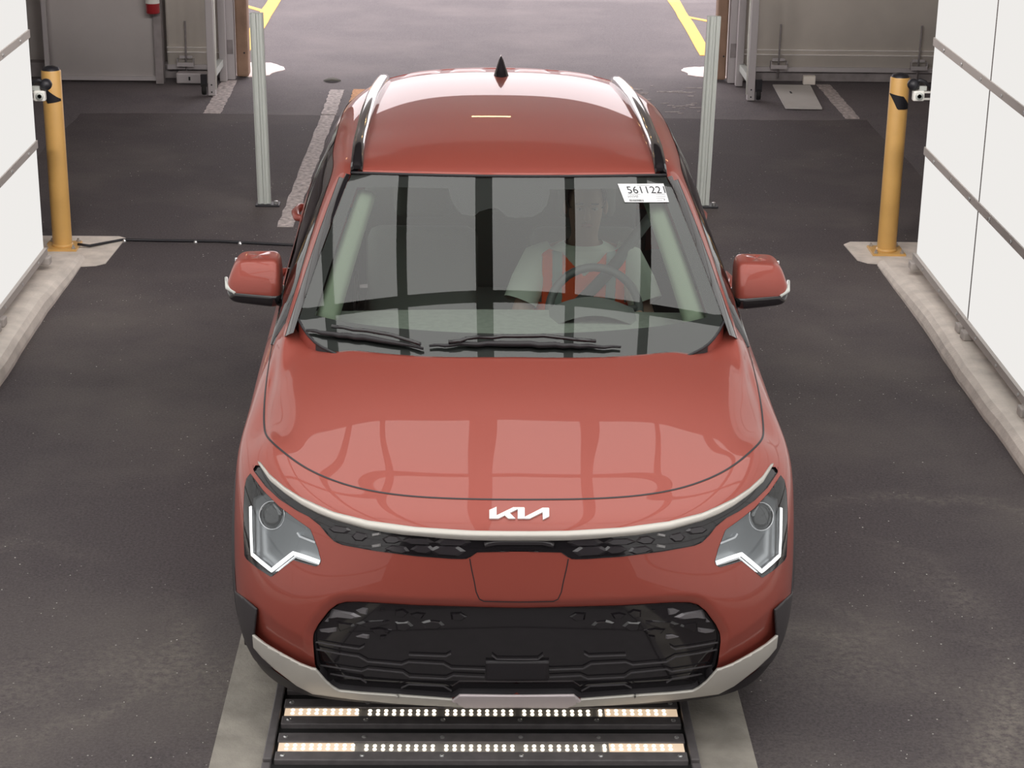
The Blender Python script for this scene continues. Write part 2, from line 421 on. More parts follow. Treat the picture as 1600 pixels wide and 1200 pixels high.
# ------------------------------------------------------------------ floor light unit
fl = empty('floor_light_unit', (-.033, 0, 0), 0, 'black steel floor plate with glowing LED rows under the front bumper', 'light')
XL, XR = -.685, .685
box_obj('base_plate', (XL, XR, -1.2, 1.3, -.005, .012), PLATE2, fl)
for x in (XL, XR-.028):
    for k in range(4):
        box_obj('side_channel', (x, x+.028, -1.2+k*.62, -1.2+k*.62+.6, .0, .034), PLATE, fl, bev=.004)
def cover(y0, y1): return box_obj('cover_plate', (XL+.036, XR-.036, y0, y1, .008, .03), PLATE, fl, bev=.003)
cover(-1.15, -.62); cover(-.60, -.02)
bars = [(.094, .149), (.318, .37), (.54, .592), (.76, .812)]
led0 = None; sc0 = None
for i, (a, b) in enumerate(bars):
    cover(a-.055, a-.002); cover(b+.002, b+.058)
    bar = box_obj('led_bar', (-.643, .643, a, b, .008, .026), LEDGLASS2, fl)
    for (u0, u1) in ((-.643, -.405), (.405, .643)):
        box_obj('diffuser', (u0, u1, a+.002, b-.004, .02, .0285), LEDGLASS, bar)
    for gx in range(5):
        for k in range(9):
            x = -.617+gx*.2525+k*.0262+(-.003 if gx == 4 else 0)
            for y in (a+.014, a+.036):
                if led0 is None:
                    q = bmesh.new(); lathe(q, [(.0058, 0), (.0058, .002), (.003, .004)], 8); led0 = bm_obj('led', q, LEDM, bar, False, (x, y, .0265))
                else: share(led0, 'led', bar, (x, y, .0265 if 0 < gx < 4 else .0285))
    for x in np.linspace(-.625, .625, 6):
        for y in (a-.03, b+.03):
            if sc0 is None:
                q = bmesh.new(); lathe(q, [(.008, 0), (.008, .002), (.004, .0045)], 8); sc0 = bm_obj('screw', q, SCREW, fl, False, (x, y, .03))
            else: share(sc0, 'screw', fl, (x, y, .03))

# ------------------------------------------------------------------ bollards
def bollard(x, y, label, s):
    o = empty('bollard', (x, y, 0.0), 0, label, 'bollard', 'yellow steel bollards at the kerb ends')
    q = bmesh.new(); lathe(q, [(.057, .012), (.057, 1.062), (.054, 1.068)], 32, cap=False); bm_obj('pipe', q, YELLOW, o, True)
    q = bmesh.new(); lathe(q, [(.0545, 1.055), (.054, 1.062), (.045, 1.082), (.02, 1.09), (.001, 1.091)], 32, cap=False); bm_obj('cap', q, BLACKP, o, True)
    box_obj('base_plate', (-.1, .1, -.1, .1, .004, .018), YELLOW, o, bev=.003)
    q = bmesh.new(); lathe(q, [(.064, .016), (.064, .024), (.057, .034)], 24); bm_obj('weld_collar', q, YELLOW, o, True)
    b0 = None
    for dx in (-.078, .078):
        for dy in (-.078, .078):
            q = bmesh.new(); lathe(q, [(.012, .017), (.012, .028), (.006, .029), (.006, .04)], 6); bm_obj('anchor_bolt', q, SCREW, o, False, (dx, dy, 0))
    # slanted black tape mark on the side towards the camera
    V = []; F = []; n = 14
    up, lo = ((([-1, .3, .92], [.975, .962, .913]), ([-1, -.25, .92], [.972, .885, .885])) if s > 0 else (([-.85, -.3, .9], [.985, .962, .905]), ([-.85, -.35, .9], [.950, .882, .892])))
    c0 = up[0][0]+.02; c1 = up[0][-1]
    for k in range(n+1):
        c = c0+(c1-c0)*k/n; a = -math.acos(max(-1, min(1, c))); z1 = float(np.interp(c, *up)); z0 = float(np.interp(c, *lo))
        if z1 < z0+.003: z1 = z0+.003
        for r in (.0574, .0592):
            V.append((r*math.cos(a), r*math.sin(a), z0)); V.append((r*math.cos(a), r*math.sin(a), z1))
    for k in range(n):
        i = 4*k
        F += [(i+2, i+6, i+7, i+3), (i, i+2, i+6, i+4), (i+1, i+5, i+7, i+3)]
    F += [(0, 1, 3, 2), (4*n, 4*n+2, 4*n+3, 4*n+1)]
    mesh_obj('tape_mark', V, F, BLACKP, o)
    return o
bollard(-2.513, 5.95, 'yellow bollard at the left kerb end, where the thin black cable starts', -1)
bollard(2.428, 5.98, 'yellow bollard at the right kerb end with a slanted black tape mark', 1)

# sensors clamped to the booth wall ends
def sensor(x, y, z, s, label):
    o = empty('wall_sensor', (x, y, z), 0, label, 'sensor', 'sensors clamped to the booth wall ends')
    q = bmesh.new(); lathe(q, [(.001, -.034), (.02, -.03), (.032, -.012), (.032, .012), (.02, .03), (.001, .034)], 16, 'y', cap=False); bm_obj('sensor_head', q, BLACKP, o, True, (-s*.035, 0, .02))
    q = bmesh.new(); box(q, -.035, .03, -.02, .02, -.07, -.012, .008); bm_obj('bracket', q, WHITEP, o)
    q = bmesh.new(); lathe(q, [(.022, -.024), (.022, -.019), (.014, -.017), (.012, -.024)], 16, 'y'); bm_obj('knob', q, GALV, o, True, (0, 0, -.042))
    for zz in (-.022, -.06):
        box_obj('arm', (min(0, s*.10), max(0, s*.10), -.006, .006, zz-.005, zz+.005), WHITEP, o)
    tube_obj('hose', [(-s*.02, 0, .03), (0, 0, .045), (s*.03, 0, .035), (s*.06, .01, .0), (s*.09, .01, .02)], .011, BLACKP, o)
    box_obj('clip', (min(0, s*.04), max(0, s*.04), -.01, .01, -.012, .012), GALV, o)
    return o
sensor(-2.455, 5.375, 1.075, -1, 'black sensor on white bracket at the left booth wall edge')
sensor(2.41, 5.40, 1.115, 1, 'black sensor on white bracket at the right booth wall edge')

# galvanised posts
def gpost(x, y, label, lean):
    o = empty('galvanised_post', (x, y, 0), 0, label, 'post', 'galvanised posts behind the car')
    prof = [(-.042, .02), (-.042, -.015), (-.03, -.022), (-.018, -.012), (-.006, -.012), (0, -.022), (.012, -.022), (.018, -.012), (.03, -.012), (.042, -.02), (.042, .02)]
    q = bmesh.new(); prism(q, prof[::-1], .006, 1.24)
    bmesh.ops.recalc_face_normals(q, faces=q.faces)
    p = bm_obj('channel', q, GALV, o); p.rotation_euler = (0, lean, 0)
    box_obj('foot_plate', (-.055, .10, -.05, .05, .0, .012), BLACKP, o, bev=.003)
    q = bmesh.new(); lathe(q, [(.014, .012), (.014, .03), (.006, .032)], 6); bm_obj('anchor_bolt', q, SCREW, o, False, (.075, -.01, 0))
    return o
gpost(-1.418, 7.0, 'galvanised steel post standing behind the car\'s wing mirror near the worn white line', -.012)
gpost(1.432, 7.05, 'galvanised steel post standing behind the driver side roof edge', .016)

# floor cord with clips
pts = [(-2.42, 5.93, .03), (-2.35, 5.93, .02), (-2.27, 6.02, .014), (-2.18, 6.10, .012), (-1.95, 6.09, .011), (-1.6, 6.085, .011), (-1.2, 6.02, .011), (-.6, 5.95, .011), (.4, 5.98, .011)]
co = tube_obj('power_cable', pts, .0085, BLACKP); tag(co, 'thin black cable running across the asphalt from the left bollard', 'cable')
for x, y in ((-2.17, 6.085), (-1.74, 6.07), (-1.47, 6.05)):
    q = bmesh.new(); lathe(q, [(.013, 0), (.013, .008), (.006, .018)], 8); bm_obj('clip', q, SCREW, co, False, (x, y, 0.0))

# ------------------------------------------------------------------ far end of the hall
def sheet(name, x0, x1, y, z0, z1, m, folds=.0, label=None):
    n = 24; V = []; F = []
    for k in range(n+1):
        x = x0+(x1-x0)*k/n; yy = y+folds*math.sin(k*1.7)
        V += [(x, yy, z0), (x, yy, z1), (x, yy+.02, z0), (x, yy+.02, z1)]
    for k in range(n):
        i = 4*k; F += [(i, i+4, i+5, i+1), (i+2, i+3, i+7, i+6), (i, i+2, i+6, i+4), (i+1, i+5, i+7, i+3)]
    F += [(0, 1, 3, 2), (4*n, 4*n+2, 4*n+3, 4*n+1)]
    return mesh_obj(name, V, F, m, None, True)
a = sheet('partition_sheet', -3.62, -2.74, 11.05, .03, 3.6, SHEET, .0008)
tag(a, 'large plain grey-white partition sheet at far left, beside the fire extinguisher', 'partition')
box_obj('bottom_rail', (-3.62, -2.74, 11.03, 11.08, .02, .055), FRAMEM, a)
box_obj('side_rail', (-3.66, -3.62, 11.02, 11.09, 0, 3.6), FRAMEM, a)
tag(box_obj('partition_post', (-2.735, -2.67, 11.0, 11.1, 0, 3.6), BASEM), 'dark upright post under the red fire extinguisher', 'post')
e = empty('fire_extinguisher', (-2.72, 10.93, .60), 0, 'red fire extinguisher with white label hung on the dark post', 'extinguisher')
q = bmesh.new(); lathe(q, [(.05, 0), (.058, .01), (.058, .36), (.045, .40), (.022, .42), (.022, .45)], 24); bm_obj('cylinder', q, REDM, e, True)
q = bmesh.new(); lathe(q, [(.0585, .085), (.0585, .24)], 24, cap=False); bm_obj('label_band', q, WHITEP, e, True)
q = bmesh.new(); box(q, -.02, .02, -.07, .02, .45, .47, .004); box(q, -.015, .015, -.08, .02, .49, .505, .004); bm_obj('handle', q, BLACKP, e)
tube_obj('hose', [(.02, 0, .45), (.07, -.01, .40), (.075, -.02, .2), (.07, -.02, .12)], .009, BLACKP, e)
def curtain(x0, x1, y, label):
    a = sheet('door_curtain', x0, x1, y, .12, 3.4, SHEETB, .0008)
    tag(a, label, 'curtain', 'cream curtains beside the gate')
    for z in (.235, .275): box_obj('batten', (x0, x1, y-.012, y+.0, z-.004, z+.004), SHEET, a)
    box_obj('bottom_bar', (x0, x1, y-.02, y+.03, .09, .13), FRAMEM, a)
    return a
curtain(-2.66, -2.22, 11.2, 'narrow cream curtain between dark post and left rolling frame')
curtain(2.22, 4.4, 11.35, 'wide cream curtain to the right of the gate')
box_obj('baseboard_left', (-4.6, -2.2, 11.26, 11.4, 0, .12), BASEM)['kind'] = 'structure'
box_obj('baseboard_right', (2.2, 4.7, 11.38, 11.46, 0, .14), BASEM)['kind'] = 'structure'
def cane(x, y, label):
    o = empty('drop_bolt', (x, y, .0), 0, label, 'bolt', 'drop bolts on the cream curtains')
    tube_obj('rod', [(0.005, 0, .50), (0, -.01, .04)], .008, BASEM, o)
    q = bmesh.new()
    for bx in ((-.07, .07, -.006, .0, .13, .145), (-.07, -.064, -.05, 0, .13, .19), (.064, .07, -.05, 0, .13, .19), (-.07, .07, -.05, 0, .125, .133), (-.07, .07, -.054, -.05, .125, .16), (-.055, .055, -.006, 0, .185, .21)): box(q, *bx)
    bm_obj('bracket', q, FRAMEM, o)
    return o
cane(-2.50, 11.17, 'dark rod bolt with bracket on the narrow curtain by the left rolling frame')
cane(2.55, 11.31, 'dark rod bolt with bracket above the white board on the floor')
cane(3.757, 11.31, 'dark rod bolt with bracket beside the right booth wall edge')
q = bmesh.new(); box(q, -.135, .135, -.06, .06, 0, .09, .012)
vb = bm_obj('floor_box', q, FRAMEM, None, False, (-2.43, 11.06, .002)); tag(vb, 'low grey box on the ground under the narrow curtain', 'box')
box_obj('latch', (-.03, -.015, -.068, -.06, .03, .06), BLACKP, vb)
def rolling_frame(x, s, label):
    o = empty('rolling_frame', (x, 10.55, 0), 0, label, 'frame', 'rolling frames beside the gate')
    q = bmesh.new(); box(q, -.03, .03, -.03, .03, .0, 3.3, .004); p1 = bm_obj('upright', q, FRAMEM, o)
    share(p1, 'upright', o, (.02*-s, .60, 0))
    box_obj('foot_rail', (-.025, .025, .03, .60, .13, .19), GALV, o, bev=.003)
    box_obj('upper_rail', (-.02, .02, .03, .60, 3.2, 3.26), GALV, o)
    tube_obj('brace_rod', [(-s*.036, -.03, .05), (-s*.036, .02, .5), (-s*.036, .03, 3.2)], .008, WHITEP, o)
    tube_obj('brace_rod', [(-s*.01, .04, .16), (-s*.01, .62, 3.2)], .007, GALV, o)
    c = box_obj('caster_fork', (s*.04-.0, s*.04+s*.05, -.02, .02, .07, .17) if s > 0 else (s*.04+s*.05, s*.04, -.02, .02, .07, .17), BLACKP, o)
    q = bmesh.new(); lathe(q, [(.02, -.016), (.045, -.016), (.048, 0), (.045, .016), (.02, .016)], 20, 'x'); bm_obj('caster_wheel', q, RUBBER, o, True, (s*.065, .0, .048))
    for z in (.03, .09):
        q = bmesh.new(); lathe(q, [(.007, -.002), (.005, .003)], 8, 'y'); bm_obj('bolt', q, BLACKP, o, False, (0, -.032, z))
    return o
rolling_frame(-2.205, -1, 'grey steel rolling frame on caster left of the gate, beside the narrow curtain')
rolling_frame(2.215, 1, 'grey steel rolling frame on caster right of the gate, beside the white board')
for nm, x0, x1, y, lab in (('gate_column', -2.165, -2.095, 11.25, 'grey steel gate column between left rolling frame and brown guard'), ('gate_column', 2.115, 2.185, 11.3, 'grey steel gate column between right rolling frame and brown guard')):
    o = box_obj(nm, (x0, x1, y-.04, y+.06, 0, 3.0), FRAMEM, bev=.004); tag(o, lab, 'column', 'gate columns')
    box_obj('hinge_plate', (x0+.01, x1-.01, y-.05, y-.04, .22, .34), BASEM, o)
for x0, x1, y, lab in ((-2.09, -1.985, 11.3, 'brown padded guard on the left side of the gate opening'), (2.01, 2.105, 11.35, 'brown padded guard on the right side of the gate opening')):
    bm = bmesh.new(); box(bm, x0, x1, y-.03, y+.13, .012, 2.95, .02); o = bm_obj('corner_guard', bm, BROWN); tag(o, lab, 'guard', 'brown guards of the gate')
    q = bmesh.new(); lathe(q, [(.008, -.004), (.006, .002)], 8, 'y'); bm_obj('screw', q, BLACKP, o, False, ((x0+x1)/2+.02, y-.034, .22))
bm = bmesh.new(); prism(bm, [(2.455, 10.20), (2.75, 10.19), (2.81, 11.15), (2.49, 11.16)], .0, .012)
wb_ = bm_obj('white_board', bm, mat('board_white', (.55, .53, .50), .7, noise=(3, .06))); tag(wb_, 'flat white board lying on the asphalt by the right rolling frame', 'board')
box_obj('tape_mark', (2.585, 2.60, 10.78, 10.86, .012, .0135), BLACKP, wb_)
tag(box_obj('white_block', (2.76, 2.865, 11.22, 11.27, .0, .075), SHEETB, bev=.004), 'small off-white block at the wall foot behind the white board', 'block')
V = []; F = []
for k in range(9):
    a = k/8*2-1; w_ = max(.05, 1-a*a); V += [(a*.075, .05*w_, .004+.018*math.cos(a*1.4)), (a*.075, -.06*w_, .003+.012*(1+math.cos(a*3))/2)]
for k in range(8): F.append((2*k, 2*k+1, 2*k+3, 2*k+2))
lf = mesh_obj('dry_leaf', V, F, LEAFM, None, True, (-1.27, 11.2, -.002)); tag(lf, 'dark dry leaf lying on the asphalt behind the car roof', 'leaf')
md = lf.modifiers.new('s', 'SOLIDIFY'); md.thickness = .002
q = bmesh.new(); tube(q, [(-.30, 0, .004), (-.1, .02, .005), (.05, 0, .004)], .002, 6)
# lamps above the gate: LED bars reflected in the car roof
LAMPM = emit_mat('gate_lamp', (1, .62, .28), 14)
for x, z, lab in ((.05, 3.75, 'LED bar lamp over the middle of the gate'), (2.6, 3.55, 'LED bar lamp right of the gate'), (-2.6, 3.55, 'LED bar lamp left of the gate')):
    o = box_obj('bar_lamp', (x-.24, x+.24, 11.42, 11.5, z-.05, z+.05), BLACKP); tag(o, lab, 'lamp', 'LED bar lamps over the gate')
    box_obj('light_strip', (x-.22, x+.22, 11.405, 11.42, z-.025, z+.025), LAMPM, o)

# unseen flood lamps added on the canopy's rear edge to brighten the far hall
ADDED_FILLM = emit_mat('added_fill_glow', (1, .93, .90), 360)
for k, x in enumerate((-2.0, -.7, .7, 2.0)):
    o = empty('added_fill_lamp', (x, 2.93, 3.50), 0, ('added fill lamp on the canopy rear edge, leftmost of four', 'added fill lamp on the canopy rear edge, second from left', 'added fill lamp on the canopy rear edge, second from right', 'added fill lamp on the canopy rear edge, rightmost of four')[k], 'lamp', 'added fill lamps on the canopy')
    q = bmesh.new(); box(q, -.32, .32, 0, .05, 0, .12); bm_obj('housing', q, BLACKP, o)
    mesh_obj('light_face', [(-.30, .052, .02), (.30, .052, .02), (.30, .052, .10), (-.30, .052, .10)], [(0, 3, 2, 1)], ADDED_FILLM, o)
    box_obj('back_shade', (-.32, .32, .0, .07, .12, .13), BLACKP, o); box_obj('lower_shade', (-.32, .32, .0, .07, -.01, .0), BLACKP, o)
# ================================================================== THE CAR
CARX, CARA = .0744, .0047975
car = empty('car', (CARX, 0, 0), CARA, 'orange compact SUV with black roof rails standing in the middle of the booth', 'car')
def spl(t, P, tq):
    t = np.asarray(t, float); P = np.asarray(P, float); n = len(t); h = np.diff(t)
    A = np.zeros((n, n)); A[0, 0] = A[-1, -1] = 1; B = np.zeros_like(P)
    for i in range(1, n-1):
        A[i, i-1] = h[i-1]; A[i, i] = 2*(h[i-1]+h[i]); A[i, i+1] = h[i]
        B[i] = 6*((P[i+1]-P[i])/h[i]-(P[i]-P[i-1])/h[i-1])
    M = np.linalg.solve(A, B)
    tq = np.asarray(tq, float); k = np.clip(np.searchsorted(t, tq)-1, 0, n-2)
    a = (t[k+1]-tq); b = (tq-t[k]); hk = h[k]
    sh = (-1,)+(1,)*(P.ndim-1); a = a.reshape(sh); b = b.reshape(sh); hk = hk.reshape(sh)
    return M[k]*a**3/(6*hk)+M[k+1]*b**3/(6*hk)+(P[k]/hk-M[k]*hk/6)*a+(P[k+1]/hk-M[k+1]*hk/6)*b
def basis(t, tq): return spl(t, np.eye(len(t)), tq)
def sstep(a, b, x):
    f = np.clip((x-a)/(b-a), 0, 1); return f*f*(3-2*f)

# centre-line height of the bonnet and the bonnet surface
_zy = [.05, .10, .165, .25, .4, .57, .77, 1.0, 1.25, 1.55]
_zz = [.808, .836, .862, .893, .938, .981, 1.018, 1.040, 1.050, 1.056]
def bonnet_z(x, y):
    x = np.abs(np.asarray(x, float)); y = np.asarray(y, float)
    zc = spl(_zy, _zz, np.clip(y, .05, 1.55))
    xk = np.interp(y, [.3, .65, .8, 1.1, 1.45], [.62, .70, .752, .785, .82])
    m = .66*sstep(.42, .82, y)
    d = x-xk; soft = .5*(d+np.sqrt(d*d+.012**2))
    z = zc-.032*(x/.75)**2-.012*(x/.75)**4-m*soft
    # slightly raised outer bonnet with a shallow valley either side of the middle
    z = z+.048*np.exp(-((x-.785)/.055)**2)*sstep(1.0, 1.22, y)
    z = z+.007*np.exp(-((x-.42-.12*y)/.12)**2)*sstep(.2, .6, y)
    return z
def zrow(pts): return [(x, y, float(bonnet_z(x, y))) for x, y in pts]
rows = []
rows.append([(0, .105, .19), (.30, .105, .19), (.55, .13, .195), (.69, .175, .20), (.79, .275, .205), (.852, .41, .21), (.88, .57, .215), (.865, .9, .22), (.865, 1.25, .22), (.865, 1.55, .22)])
rows.append([(0, .055, .28), (.30, .056, .28), (.55, .075, .285), (.70, .125, .29), (.815, .235, .29), (.878, .385, .30), (.902, .57, .31), (.89, .9, .32), (.89, 1.25, .32), (.89, 1.55, .32)])
rows.append([(0, .025, .42), (.30, .026, .42), (.55, .046, .425), (.70, .10, .43), (.822, .215, .43), (.890, .37, .44), (.914, .56, .45), (.908, .9, .45), (.908, 1.25, .45), (.90, 1.55, .45)])
rows.append([(0, .016, .585), (.30, .020, .585), (.55, .05, .585), (.70, .115, .59), (.818, .228, .59), (.889, .385, .60), (.915, .57, .60), (.915, .9, .60), (.913, 1.25, .60), (.905, 1.55, .60)])
rows.append([(0, .036, .725), (.30, .043, .725), (.55, .085, .72), (.70, .16, .72), (.812, .268, .725), (.882, .41, .735), (.910, .58, .74), (.912, .9, .745), (.912, 1.25, .745), (.908, 1.55, .74)])
rows.append([(0, .062, .812), (.30, .073, .812), (.55, .135, .82), (.69, .222, .828), (.788, .328, .835), (.856, .45, .842), (.889, .60, .85), (.896, .9, .865), (.90, 1.25, .875), (.903, 1.55, .875)])
HL = [(0, .165), (.30, .182), (.52, .245), (.65, .335), (.735, .435), (.79, .54), (.818, .66), (.838, .87), (.848, 1.12), (.856, 1.42)]
rows.append(zrow(HL))
KL = [(0, .985), (.26, .995), (.44, 1.035), (.56, 1.08), (.645, 1.13), (.70, 1.175), (.74, 1.225), (.775, 1.29), (.80, 1.36), (.825, 1.46)]
for fr in (.13, .33, .62, 1.0):
    rows.append(zrow([(a[0]+(b[0]-a[0])*fr, a[1]+(b[1]-a[1])*fr) for a, b in zip(HL, KL)]))
CPF = np.array(rows)                                   # 11 x 10 x 3
rear = [
 [(.865, 2.2, .22), (.865, 3.0, .22), (.86, 3.7, .24), (.84, 4.0, .27), (.78, 4.22, .29), (.5, 4.33, .29), (0, 4.35, .29)],
 [(.89, 2.2, .32), (.89, 3.0, .32), (.89, 3.7, .33), (.87, 4.02, .35), (.80, 4.27, .37), (.5, 4.38, .37), (0, 4.40, .37)],
 [(.90, 2.2, .45), (.90, 3.0, .45), (.905, 3.7, .45), (.885, 4.03, .47), (.81, 4.29, .48), (.5, 4.40, .48), (0, 4.42, .48)],
 [(.90, 2.2, .60), (.905, 3.0, .60), (.912, 3.7, .61), (.888, 4.03, .62), (.81, 4.28, .63), (.5, 4.39, .63), (0, 4.41, .63)],
 [(.905, 2.2, .745), (.908, 3.0, .75), (.912, 3.7, .77), (.882, 4.02, .78), (.80, 4.25, .78), (.5, 4.36, .78), (0, 4.38, .78)],
 [(.905, 2.2, .88), (.908, 3.0, .89), (.905, 3.7, .91), (.868, 4.0, .92), (.78, 4.22, .92), (.5, 4.33, .92), (0, 4.35, .92)],
 [(.872, 2.2, .99), (.872, 3.0, 1.01), (.862, 3.7, 1.04), (.825, 3.98, 1.05), (.735, 4.18, 1.05), (.47, 4.29, 1.05), (0, 4.31, 1.05)]]
CPR = np.concatenate([CPF[:7], np.array(rear)], axis=1)  # 7 x 17 x 3
def knots(CP, ax):
    d = np.linalg.norm(np.diff(CP, axis=ax), axis=-1)
    d = d.mean(axis=1-ax); return np.concatenate([[0], np.cumsum(d)])
class Surf:
    def __init__(s, CP, tuck=0.0):
        s.CP = CP; s.tuck = tuck; s.tv = knots(CP, 0); s.tu = knots(CP, 1)
    def __call__(s, u, v):               # u, v in control index units
        u = np.asarray(u, float).ravel(); v = np.asarray(v, float).ravel()
        bu = basis(s.tu, np.interp(u, np.arange(len(s.tu)), s.tu)); bv = basis(s.tv, np.interp(v, np.arange(len(s.tv)), s.tv))
        P = np.einsum('ni,nj,jik->nk', bu, bv, s.CP, optimize=True)
        if not s.tuck: return P
        # tucked-in band under the corner crease of the bumper
        vc = np.interp(u, [2.3, 2.6, 4.0, 4.6], [1.95, 2.02, 2.42, 2.55]); t = vc-v
        p = np.interp(t, [0, 1.0, 1.2], [0, 1, 0]); w = np.interp(u, [2.35, 2.6, 3.9, 4.4], [.6, 1, 1, 0])*(u > 2.2)
        w = np.where(u < 2.35, np.interp(u, [1.9, 2.35], [0, .6]), w)
        return P+(p*w*s.tuck)[:, None]*np.array((-.5, .86, 0))
    def n(s, u, v):
        e = .01; u = np.asarray(u, float).ravel(); v = np.asarray(v, float).ravel()
        um = s.CP.shape[1]-1; vm = s.CP.shape[0]-1
        a = s(np.clip(u+e, 0, um), v)-s(np.clip(u-e, 0, um), v); b = s(u, np.clip(v+e, 0, vm))-s(u, np.clip(v-e, 0, vm))
        q = np.cross(a, b); q /= np.linalg.norm(q, axis=1)[:, None]+1e-12
        return q                          # outward for the +x half
SF, SF0, SR = Surf(CPF, .034), Surf(CPF), Surf(CPR)

# camera in car space
_ca, _sa = math.cos(CARA), math.sin(CARA)
def to_car(v): return np.array((v[0]*_ca+v[1]*_sa, -v[0]*_sa+v[1]*_ca, v[2]))
KC = to_car(CLOC-np.array((CARX, 0, 0))); KF, KR, KU = to_car(CFW), to_car(CR), to_car(CU)
def kray(px, py): return KF+KR*(px-800)/CF-KU*(py-600)/CF
def kat(px, py, **k):
    d = kray(px, py); (n, v), = k.items(); i = 'xyz'.index(n); return KC+d*(v-KC[i])/d[i]
NU, NV = 220, 240
_uu, _vv = np.meshgrid(np.linspace(0, 9, NU), np.linspace(0, 10, NV), indexing='ij')
_P = SF(_uu, _vv).reshape(NU, NV, 3)
_V = [Vector(p) for p in _P.reshape(-1, 3)]
_F = [(i*NV+j, (i+1)*NV+j, (i+1)*NV+j+1, i*NV+j+1) for i in range(NU-1) for j in range(NV-1)]
BV = BVHTree.FromPolygons(_V, _F); _P1 = _P
_P0 = SF0(_uu, _vv).reshape(NU, NV, 3); BV0 = BVHTree.FromPolygons([Vector(p) for p in _P0.reshape(-1, 3)], _F)
LAYER = [BV, _P1]
def uv_px(px, py):
    """pixel of the photograph (left half of the picture) -> (u, v) on the mirrored front surface"""
    d = kray(px, py); o = KC.copy()
    if True:
        o = o*np.array((-1, 1, 1)); d = d*np.array((-1, 1, 1))
    h = LAYER[0].ray_cast(Vector(o), Vector(d).normalized())
    if h[0] is None:
        h = min((LAYER[0].find_nearest(Vector(o+d*t)) for t in np.arange(4.5, 7.5, .04)), key=lambda q: q[3])
    i, j = divmod(h[2], NV-1)
    p = np.array(h[0]); a = LAYER[1][i, j]; eu = LAYER[1][i+1, j]-a; ev = LAYER[1][i, j+1]-a
    M = np.array([[eu@eu, eu@ev], [eu@ev, ev@ev]]); s = np.linalg.solve(M+1e-12*np.eye(2), [eu@(p-a), ev@(p-a)])
    return (min(9, max(0, (i+s[0])*9/(NU-1))), (j+s[1])*10/(NV-1))
def uvs(px, dens=0): 
    if dens: px = densify(px, dens)
    return np.array([uv_px(*p) for p in px])
def densify(p, step, closed=False):
    out = []; p = list(p); n = len(p)
    for i in range(n if closed else n-1):
        a = np.array(p[i], float); b = np.array(p[(i+1) % n], float); k = max(1, int(np.linalg.norm(b-a)/step))
        for q in range(k): out.append(tuple(a+(b-a)*q/k))
    if not closed: out.append(tuple(p[-1]))
    return out
def inside(poly, pts):
    x, y = pts[:, 0], pts[:, 1]; c = np.zeros(len(pts), bool); n = len(poly); j = n-1
    for i in range(n):
        xi, yi = poly[i]; xj, yj = poly[j]
        m = ((yi > y) != (yj > y)) & (x < (xj-xi)*(y-yi)/(yj-yi+1e-15)+xi); c ^= m; j = i
    return c
def nearest_on(poly, pts, sc=(1.0, 1.0), closed=True):
    sc = np.array(sc); A = np.array(poly)*sc; B = np.roll(A, -1, 0)
    if not closed: A, B = A[:-1], B[:-1]
    P = pts*sc; D = B-A; L = (D**2).sum(1)+1e-15
    t = np.clip(((P[:, None]-A[None])*D[None]).sum(2)/L, 0, 1); Q = A[None]+D[None]*t[..., None]
    k = ((P[:, None]-Q)**2).sum(2).argmin(1); return Q[np.arange(len(P)), k]/sc
def sym_mesh(P, F, tol=1e-4):
    """mirror a +x half mesh and weld it at x = 0"""
    P = np.asarray(P); n = len(P); on = np.abs(P[:, 0]) < tol; idx = np.arange(n)+n; V = list(P); mp = {}
    for i in range(n):
        if on[i]: mp[i] = i
        else: mp[i] = len(V); V.append(P[i]*np.array((-1, 1, 1)))
    return V, [tuple(f) for f in F]+[tuple(mp[i] for i in f[::-1]) for f in F]
def grid(surf, us, vs, holes=(), off=0.0):
    nu, nv = len(us), len(vs); U, Vv = np.meshgrid(us, vs, indexing='ij'); uv = np.stack([U.ravel(), Vv.ravel()], 1)
    F = [(i*nv+j, (i+1)*nv+j, (i+1)*nv+j+1, i*nv+j+1) for i in range(nu-1) for j in range(nv-1)]
    for h in holes:
        ins = inside(h, uv); F = [f for f in F if not all(ins[k] for k in f)]
        usd = np.zeros(len(uv), bool); usd[np.array(F).ravel()] = True; mv = ins & usd
        if mv.any(): uv[mv] = nearest_on(h, uv[mv], (.25, .12))
    P = surf(uv[:, 0], uv[:, 1])
    if off: P = P+surf.n(uv[:, 0], uv[:, 1])*off
    used = np.unique(np.array(F)); rm = -np.ones(len(uv), int); rm[used] = np.arange(len(used))
    P = P[used]; P[np.abs(P[:, 0]) < 1e-4, 0] = 0
    return P, [tuple(rm[k] for k in f) for f in F]
def put_sym(name, P, F, m, parent=None, smooth=True):
    V, G = sym_mesh(P, F); return mesh_obj(name, V, G, m, parent or car, smooth)
def put_pair(name, P, F, m, parent=None, smooth=True, label=None):
    r = []
    for s in (1, -1):
        V = np.asarray(P)*np.array((s, 1, 1)); G = F if s > 0 else [f[::-1] for f in F]
        par = parent[0 if s > 0 else 1] if isinstance(parent, (list, tuple)) else (parent or car)
        r.append(mesh_obj(name, V, G, m, par, smooth))
    return r
